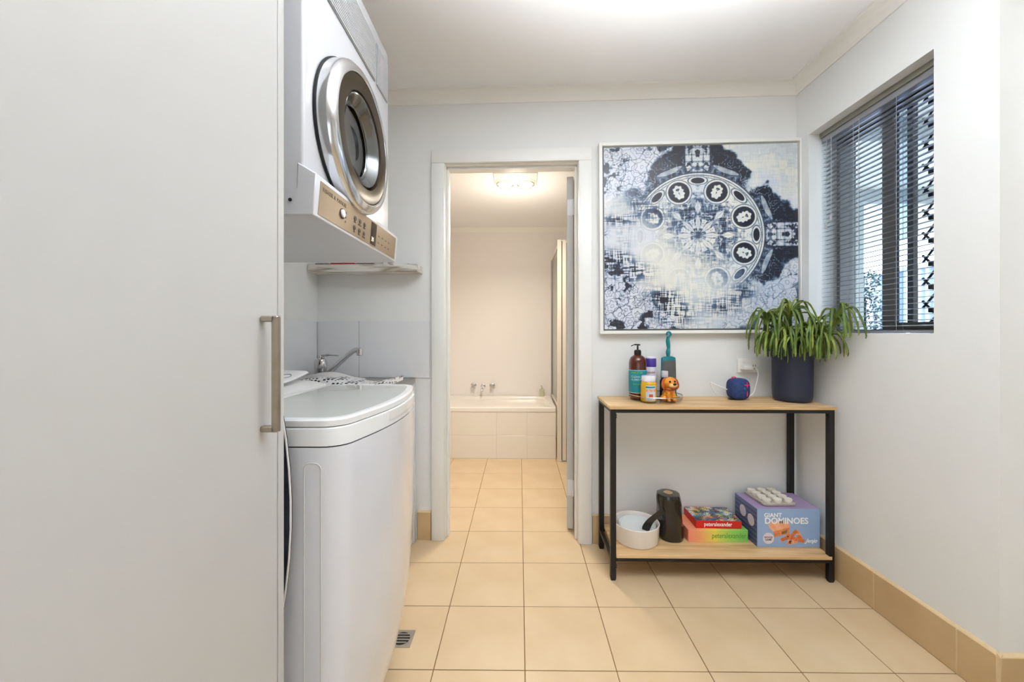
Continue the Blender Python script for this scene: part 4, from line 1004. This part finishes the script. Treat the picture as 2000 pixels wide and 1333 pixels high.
for sx in (-1, 1):
    bm = nb(); tube(bm, bez([(sx*.020, -.004, .108), (sx*.031, -.006, .096), (sx*.0335, -.010, .074), (sx*.030, -.014, .056)], 5), [.005, .0055, .006, .0065, .007, .0075, .008, .0085, .009, .0095, .0095, .009, .008, .006, .004, .002], 12, .55, up=Vector((0, 1, 0))); obj('ear', bm, M['dogear'], dg_)
    bm = nb(); sphere(bm, (sx*.0115+.001, -.031, .0955), .0048); obj('eye', bm, M['black_gloss'], dg_)
bm = nb(); sphere(bm, (.003, -.034, .078), .0155, 1.3, 1.0, .72); o = obj('muzzle', bm, M['dogface'], dg_, ang=180)
bm = nb(); sphere(bm, (.004, -.0495, .085), .0066, 1.25, .7, .85); obj('nose', bm, M['black_gloss'], dg_)
bm = nb(); sphere(bm, (.004, -.0475, .0705), .006, 1.1, .7, .55); obj('tongue', bm, M['tongue'], dg_)
bm = nb(); tube(bm, [Vector((.0255*math.cos(a), -.004+.0245*math.sin(a), .060-.005*math.sin(a)*-1)) for a in [2*PI*k/28 for k in range(29)]], .0022, 6); obj('collar', bm, M['maroon'], dg_)

# ------------------------------------------------------------------ lower shelf
M['ceramic'] = mat('white_ceramic', (232, 226, 220), .2, noise=.01, nscale=8, coat=.3)
bo = thing('dog_bowl', 'large white ceramic bowl at the left of the lower shelf', 'bowl', (.566, 1.905, ZS))
bm = nb(); lathe(bm, [(.096, 0), (.100, .002), (.104, .010), (.1065, .080), (.108, .086), (.1065, .089), (.1035, .088), (.100, .078), (.098, .012), (.02, .008)], (0, 0, 0), 64); obj('body', bm, M['ceramic'], bo)
bo2 = thing('inner_bowl', 'smaller white bowl nested inside the white ceramic bowl', 'bowl', (.570, 1.905, ZS+.0085))
M['ceramic2'] = mat('cool_white_ceramic', (222, 228, 228), .2, noise=.01, nscale=8, coat=.3)
bm = nb(); lathe(bm, [(.06, 0), (.075, .003), (.084, .030), (.088, .064), (.086, .067), (.084, .063), (.078, .052), (.04, .048), (.001, .047)], (0, 0, 0), 56, cap1=False); obj('body', bm, M['ceramic2'], bo2)
M['film'] = mat('black_plastic_film', (24, 20, 15), .17, noise=.3, nscale=20, bump=1.0, bscale=30, stretch=(1, 1, .22), coat=.6)
M['card'] = mat('cardboard_core', (176, 150, 118), .8, noise=.08, nscale=40)
ro = thing('black_film_roll', 'upright roll of black plastic bags with loose end trailing over the white bowl', 'roll', (.740, 1.925, ZS), R(0))
rr_ = random.Random(9)
bm = nb(); rings = []
for k in range(17):
    t = k/16; z = .001+.214*t; r0 = .0625-.007*t
    if k == 0: r0 -= .004
    if k == 16: r0 -= .003
    rings.append([((r0+.0013*math.sin(5*a+z*60)+.001*math.sin(9*a-z*40))*math.cos(a)-.012*t, (r0+.0013*math.sin(5*a+z*60))*math.sin(a), z) for a in [2*PI*i/40 for i in range(40)]])
rings.append([(.040*math.cos(a)-.012, .040*math.sin(a), .217) for a in [2*PI*i/40 for i in range(40)]])
rings.append([(.0215*math.cos(a)-.012, .0215*math.sin(a), .216) for a in [2*PI*i/40 for i in range(40)]])
loft(bm, rings); obj('film', bm, M['film'], ro, ang=50)
bm = nb(); lathe(bm, [(.0215, .2165), (.0215, .219), (.0185, .219), (.0175, .2175), (.001, .2172)], (-.012, 0, 0), 32, cap1=False); obj('core', bm, M['card'], ro, label='cardboard core')
bm = nb(); path = bez([(-.050, -.045, .150), (-.085, -.050, .128), (-.118, -.052, .100), (-.136, -.055, .074), (-.142, -.058, .060)], 5)
rings = []
for i, p in enumerate(path):
    t = i/(len(path)-1); d = (path[min(i+1, len(path)-1)]-path[max(i-1, 0)]).normalized(); nrm = Vector((-d.z, 0, d.x)); w2 = .016-.003*math.sin(t*6); q = Vector((0, .003, 0))
    rings.append([p+nrm*w2-q, p-nrm*w2-q*.2, p-nrm*w2+q*.2, p+nrm*w2+q*.5])
loft(bm, rings); obj('loose_end', bm, M['film'], ro, ang=50)
# two pyjama boxes
M['boxred'] = mat('red_gift_box', (206, 34, 28), .4, noise=.04, nscale=10)
def comic():
    m = bpy.data.materials.new('colourful_collage'); m.use_nodes = True; n = m.node_tree; p = n.nodes['Principled BSDF']; p.inputs['Roughness'].default_value = .4
    tc = n.nodes.new('ShaderNodeTexCoord'); v = n.nodes.new('ShaderNodeTexVoronoi'); v.inputs['Scale'].default_value = 55
    ns = n.nodes.new('ShaderNodeTexNoise'); ns.inputs['Scale'].default_value = 30
    mx = n.nodes.new('ShaderNodeMixRGB'); mx.inputs[0].default_value = .06
    r = n.nodes.new('ShaderNodeValToRGB'); r.color_ramp.interpolation = 'CONSTANT'; e = r.color_ramp.elements
    cols = [(0, (20, 22, 30)), (.26, (44, 96, 140)), (.42, (224, 222, 212)), (.52, (214, 180, 46)), (.62, (24, 24, 30)), (.72, (70, 140, 150)), (.82, (198, 60, 44)), (.9, (226, 226, 220))]
    e[0].color = (*lin(cols[0][1]), 1); e[1].position = cols[1][0]; e[1].color = (*lin(cols[1][1]), 1)
    for a, c in cols[2:]: x = e.new(a); x.color = (*lin(c), 1)
    n.links.new(tc.outputs['Object'], mx.inputs[1]); n.links.new(ns.outputs['Color'], mx.inputs[2]); n.links.new(mx.outputs[0], v.inputs[0])
    sp2 = n.nodes.new('ShaderNodeSeparateColor'); n.links.new(v.outputs['Color'], sp2.inputs[0]); n.links.new(sp2.outputs[0], r.inputs[0]); n.links.new(r.outputs[0], p.inputs['Base Color'])
    return m
M['comic'] = comic()
def rainbow():
    m = bpy.data.materials.new('pastel_gradient'); m.use_nodes = True; n = m.node_tree; p = n.nodes['Principled BSDF']; p.inputs['Roughness'].default_value = .4
    tc = n.nodes.new('ShaderNodeTexCoord'); sx = n.nodes.new('ShaderNodeSeparateXYZ'); mr = n.nodes.new('ShaderNodeMapRange'); mr.inputs[1].default_value = -.145; mr.inputs[2].default_value = .145
    ns = n.nodes.new('ShaderNodeTexNoise'); ns.inputs['Scale'].default_value = 12; ad = n.nodes.new('ShaderNodeMath'); ad.operation = 'MULTIPLY_ADD'; ad.inputs[1].default_value = .12
    r = n.nodes.new('ShaderNodeValToRGB'); e = r.color_ramp.elements; e[0].color = (*lin((232, 130, 112)), 1); e[1].color = (*lin((120, 190, 90)), 1)
    x = e.new(.25); x.color = (*lin((232, 158, 108)), 1); x = e.new(.5); x.color = (*lin((228, 210, 90)), 1); x = e.new(.75); x.color = (*lin((160, 206, 96)), 1)
    n.links.new(tc.outputs['Object'], sx.inputs[0]); n.links.new(sx.outputs[0], mr.inputs[0]); n.links.new(tc.outputs['Object'], ns.inputs[0]); n.links.new(ns.outputs[0], ad.inputs[0]); n.links.new(mr.outputs[0], ad.inputs[2]); n.links.new(ad.outputs[0], r.inputs[0]); n.links.new(r.outputs[0], p.inputs['Base Color'])
    return m
M['rainbow'] = rainbow()
M['greenp'] = mat('green_print', (96, 160, 70), .5, noise=.03, nscale=20)
b1 = thing('pastel_gift_box', 'flat pastel rainbow gift box under the red box on the lower shelf', 'box', (.948, 1.958, ZS), R(0))
bm = nb(); box(bm, -.142, .142, -.081, .081, 0, .058, .0012, 1); obj('box', bm, M['rainbow'], b1)
text('peteralexander', .034, M['greenp'], b1, (-.03, -.0812, .020), FRONT, xs=.78)
b2 = thing('red_gift_box', 'flat red gift box with colourful comic lid stacked on the pastel box', 'box', (.960, 1.968, ZS+.0582), R(-1.5))
bm = nb(); box(bm, -.108, .108, -.077, .072, 0, .0365, .0012, 1); obj('box', bm, M['boxred'], b2)
bm = nb(); box(bm, -.107, .107, -.076, .071, .0365, .0385, .0005, 1); obj('lid_print', bm, M['comic'], b2, label='multicoloured comic collage lid')
text('peteralexander', .027, M['print_white'], b2, (-.070, -.0772, .0115), FRONT, xs=.80)
# dominoes box
M['boxblue'] = mat('blue_game_box', (146, 172, 208), .45, noise=.03, nscale=5)
M['boxlilac'] = mat('lilac_box_top', (158, 138, 176), .45, noise=.03, nscale=5)
M['boxslate'] = mat('slate_box_side', (96, 102, 140), .45, noise=.03, nscale=5)
M['boxstripe'] = mat('slate_stripe', (72, 76, 112), .45, noise=.03, nscale=5)
M['orange'] = mat('orange_wood_print', (226, 142, 92), .5, rgb2=(206, 116, 70), nscale=60)
M['orange_l'] = mat('pale_orange_print', (240, 180, 140), .5, rgb2=(226, 158, 116), nscale=60)
BX = thing('dominoes_box', 'pale blue and lilac giant dominoes game box on the right of the lower shelf', 'box', (1.254, 1.930, ZS), R(0))
bw_, bd, bh = .1455, .094, .1775
bm = nb(); box(bm, -bw_, bw_, -bd, bd, 0, bh, .0008, 1); obj('box', bm, M['boxblue'], BX)
bm = nb(); box(bm, -bw_+.001, bw_-.001, -bd+.001, bd-.001, bh, bh+.0005); obj('top_panel', bm, M['boxlilac'], BX, smooth=False)
bm = nb(); box(bm, -bw_-.0005, -bw_, -bd+.001, bd-.001, .001, bh-.001); sd = obj('side_panel', bm, M['boxslate'], BX, smooth=False)
for k in range(7):
    bm = nb(); box(bm, -bw_-.0009, -bw_-.0005, -bd+.002, bd-.002, .018+k*.022, .026+k*.022); obj('stripe', bm, M['boxstripe'], sd, smooth=False)
M['disc'] = mat('pale_round_print', (216, 206, 214), .5, noise=.03, nscale=20)
for y, z, r_ in ((-.045, .105, .027), (.022, .120, .027)):
    bm = nb(); lathe(bm, [(r_, -bw_-.0015), (r_, -bw_-.0009)], (0, y, z), 32, 'X'); obj('round_badge', bm, M['disc'], sd)
text('GIANT', .027, M['print_white'], BX, (-.114, -bd-.0004, .140), FRONT, ext=.0003, sp=1.0, bold=.025, name='giant_lettering')
text('DOMINOES', .0385, M['print_white'], BX, (-.112, -bd-.0004, .110), FRONT, ext=.0003, xs=1.02, sp=1.0, bold=.025, name='dominoes_lettering')
text('Jenjo', .026, M['print_white'], BX, (.078, -bd-.0004, .022), FRONT, ext=.0003, shear=.5, name='logo_lettering')
bm = nb(); lathe(bm, [(.026, -bd-.0006), (.026, -bd)], (-.094, 0, .041), 32, 'Y'); bd_ = obj('round_badge', bm, M['disc'], BX)
text('WOOD', .0115, M['print_dark'], bd_, (-.094, -bd-.0009, .042), FRONT, align='CENTER'); text('GAME', .0115, M['print_dark'], bd_, (-.094, -bd-.0009, .031), FRONT, align='CENTER')
def poly2(pts, m, nm, y=-bd-.0006):
    bm = nb(); prism(bm, pts, 'Y', y, -bd+.0001); return obj(nm, bm, m, BX, smooth=False)
poly2([(-.094, .106), (-.070, .122), (.002, .118), (.004, .090), (-.070, .072), (-.088, .088)], M['orange_l'], 'crate_picture')
poly2([(-.070, .074), (.003, .092), (.002, .064), (-.066, .048)], M['orange'], 'crate_picture', -bd-.0008)
M['dark_olive'] = mat('shadow_print', (124, 104, 48), .5, noise=.05, nscale=20)
poly2([(-.034, .072), (-.006, .082), (-.010, .066), (-.032, .060)], M['dark_olive'], 'crate_window_picture', -bd-.001)
for cx_, cz_, a, w2 in ((-.018, .040, 20, .020), (.006, .050, -35, .020), (.022, .062, 50, .022), (.038, .036, -15, .024), (.056, .040, -40, .022), (.020, .024, 10, .018), (.046, .062, -60, .018), (.004, .030, 70, .018)):
    ca_, sa_ = math.cos(R(a)), math.sin(R(a)); q = [(x*ca_-z*sa_+cx_, x*sa_+z*ca_+cz_) for x, z in ((-w2, -.008), (w2, -.008), (w2, .008), (-w2, .008))]
    o = poly2(q, M['orange'] if w2 > .019 else M['orange_l'], 'domino_picture', -bd-.0008-.0001*w2*100)
    bm = nb()
    for t in (-.6, -.25, .25, .6):
        for s2 in (-.4, .4):
            px_ = w2*t*ca_-.008*s2*sa_+cx_; pz_ = w2*t*sa_+.008*s2*ca_+cz_; lathe(bm, [(.0013, -bd-.0036), (.0013, -bd-.001)], (px_, 0, pz_), 6, 'Y')
    obj('pips_picture', bm, M['redp'], o, smooth=False)
# tray of white pots
M['puttytray'] = mat('taupe_tray', (176, 166, 156), .6, noise=.05, nscale=30)
M['potwhite'] = mat('white_pot_plastic', (232, 228, 216), .4, noise=.03, nscale=20)
tr2 = thing('pot_tray', 'taupe tray of round white pots lying on top of the dominoes box', 'tray', (1.232, 1.945, ZS+bh+.0006), R(2))
bm = nb(); loft(bm, [[(x, y, z) for x, y in rrect(0, 0, w2, w2*1.04, .014)] for z, w2 in ((0, .150), (.003, .158), (.011, .160), (.012, .157))]); obj('base', bm, M['puttytray'], tr2)
first = None
for i in range(3):
    for j in range(4):
        if first is None:
            bm = nb(); lathe(bm, [(.017, .012), (.0185, .014), (.0195, .026), (.0185, .0275), (.016, .026), (.004, .0255)], (0, 0, 0), 20); first = obj('pot', bm, M['potwhite'], tr2); o = first
        else:
            o = bpy.data.objects.new('pot', first.data); COL.objects.link(o); o.parent = tr2
        o.location = (-.051+i*.051, -.058+j*.0385, 0)

# ------------------------------------------------------------------ bathroom
bt_ = thing('bathtub', 'white built in bathtub with tiled front seen through the doorway', 'bathtub', (-.285, 3.48, 0))
BW2, BD2, BH = .61, .685, .455
bm = nb(); o_ = rrect(0, BD2/2, BW2*2, BD2, .012)
def ins(d, r_): return rrect(0, BD2/2, BW2*2-2*d, BD2-2*d, r_)
loft(bm, [[(x, y, z) for x, y in p] for p, z in ((o_, BH-.035), (o_, BH-.004), (ins(.004, .012), BH), (ins(.06, .09), BH), (ins(.07, .10), BH-.012), (ins(.09, .12), BH-.2), (ins(.13, .14), BH-.38), (ins(.2, .1), BH-.40))]); obj('shell', bm, M['ceramic'], bt_)
k0 = -BW2
M['aprontile'] = mat('apron_tile', (228, 222, 212), .2, noise=.01, nscale=6)
bm = nb(); box(bm, -BW2+.002, BW2-.002, .0052, .03, 0, BH-.036); obj('plinth', bm, M['tilegrout'], bt_, smooth=False)
for z0_, z1_ in ((.003, .205), (.2075, .418)):
    for a, b in ((-.608, -.32), (-.3175, .08), (.0825, .35), (.3525, .608)):
        bm = nb(); box(bm, a, b, .004, .014, z0_, z1_, .001, 1); obj('tile', bm, M['aprontile'], bt_, smooth=False)
for x, z, s_, lab in ((-.487, .56, 1, 'left chrome bath tap on the bathroom wall'), (-.29, .56, 1, 'right chrome bath tap on the bathroom wall')):
    t = thing('bath_tap', lab, 'tap', (x, 4.17, z))
    bm = nb(); lathe(bm, [(.030, 0), (.028, -.006), (.014, -.01), (.012, -.03), (.020, -.034), (.020, -.05), (.014, -.056)], (0, 0, 0), 24, 'Y'); obj('body', bm, M['chrome'], t)
    bm = nb(); 
    for a in (45, -45): box(bm, -.034, .034, -.05, -.04, -.005, .005, .002, 1, Matrix.Rotation(R(a), 3, 'Y'))
    obj('cross_handle', bm, M['chrome'], t)
t = thing('bath_spout', 'chrome bath spout between the two bath taps', 'tap', (-.388, 4.17, .555))
bm = nb(); lathe(bm, [(.026, 0), (.024, -.006), (.014, -.01)], (0, 0, 0), 24, 'Y'); obj('flange', bm, M['chrome'], t)
bm = nb(); tube(bm, bez([(0, -.005, 0), (0, -.06, .002), (0, -.11, -.012), (0, -.125, -.04)], 6), .0115, 12); obj('pipe', bm, M['chrome'], t)
M['soap'] = mat('green_liquid_soap', (190, 190, 158), .25, noise=.05, nscale=20)
t = thing('soap_bottle', 'small pump soap bottle on the back corner of the bathtub', 'bottle', (.235, 4.125, BH))
bm = nb(); loft(bm, [[(x, y, z) for x, y in rrect(0, 0, .05*k_, .036*k_, .008*k_)] for z, k_ in ((0, 1), (.07, 1), (.078, .6), (.08, .4))]); obj('body', bm, M['soap'], t)
bm = nb(); lathe(bm, [(.009, .08), (.009, .09), (.003, .092), (.003, .104)], (0, 0, 0), 14); box(bm, -.018, .006, -.005, .005, .104, .110, .002, 1); obj('pump', bm, M['chrome'], t)
# shower screen
ss = thing('shower_screen', 'framed glass shower screen at the right end of the bathtub', 'shower screen', (.345, 3.42, 0))
def sbx(nm, m, *a): bm = nb(); box(bm, *a, .0015, 1); return obj(nm, bm, M[m], ss, smooth=False)
M['postcream'] = mat('white_aluminium_post', (226, 218, 206), .3, noise=.02, nscale=20)
sbx('corner_post', 'postcream', -.015, .020, -.02, .015, 0, 1.93)
sbx('wall_channel', 'steel', -.010, .006, .735, .748, BH, 1.90)
sbx('top_rail', 'postcream', -.008, .008, .015, .74, 1.885, 1.91)
sbx('bottom_rail', 'postcream', -.006, .010, .06, .735, BH+.001, BH+.02)
sbx('glass_pane', 'shower_glass', -.002, .004, .015, .735, BH+.02, 1.885)
sbx('door_stile', 'dark', .020, .027, -.012, .012, .012, 1.92)
sbx('door_stile', 'postcream', .027, .060, -.014, .014, .012, 1.93)
sbx('top_rail', 'postcream', .060, .9, -.012, .012, 1.90, 1.93)
sbx('sill_rail', 'steel', .020, .9, -.016, .014, 0, .014)
sbx('door_glass', 'shower_glass', .060, .86, -.003, .003, .014, 1.90)
# three lamp bathroom heater
hl = thing('bathroom_heater_lamp', 'glowing three bulb heater light on the bathroom ceiling', 'lamp', (-.03, 2.83, 2.235))
bm = nb(); box(bm, -.155, .155, -.125, .125, -.014, 0, .006, 2); obj('housing', bm, M['trim'], hl)
M['bulb'] = mat('lit_bulb', (255, 250, 240), .4, emit=(255, 236, 205), estr=9.0)
M['bulb_soft'] = mat('heat_bulb', (250, 240, 220), .2, emit=(255, 222, 170), estr=2.2)
for x, y, r_, mm in ((-.075, .03, .05, 'bulb_soft'), (.075, .03, .05, 'bulb_soft')):
    bm = nb(); lathe(bm, [(.02, -.014), (.035, -.02), (r_, -.032), (r_*.9, -.044), (.02, -.05), (.001, -.052)], (x, y, 0), 28, cap1=False); b_ = obj('heat_bulb', bm, M[mm], hl)
    bm = nb(); tube(bm, [Vector((x+.062*math.cos(a), y+.062*math.sin(a), -.03)) for a in [2*PI*k/28 for k in range(29)]], .003, 6); tube(bm, [Vector((x+.04*math.cos(a), y+.04*math.sin(a), -.052)) for a in [2*PI*k/28 for k in range(29)]], .002, 6)
    obj('guard_ring', bm, M['chrome'], b_)
bm = nb(); sphere(bm, (0, -.07, -.035), .032); obj('light_bulb', bm, M['bulb'], hl)
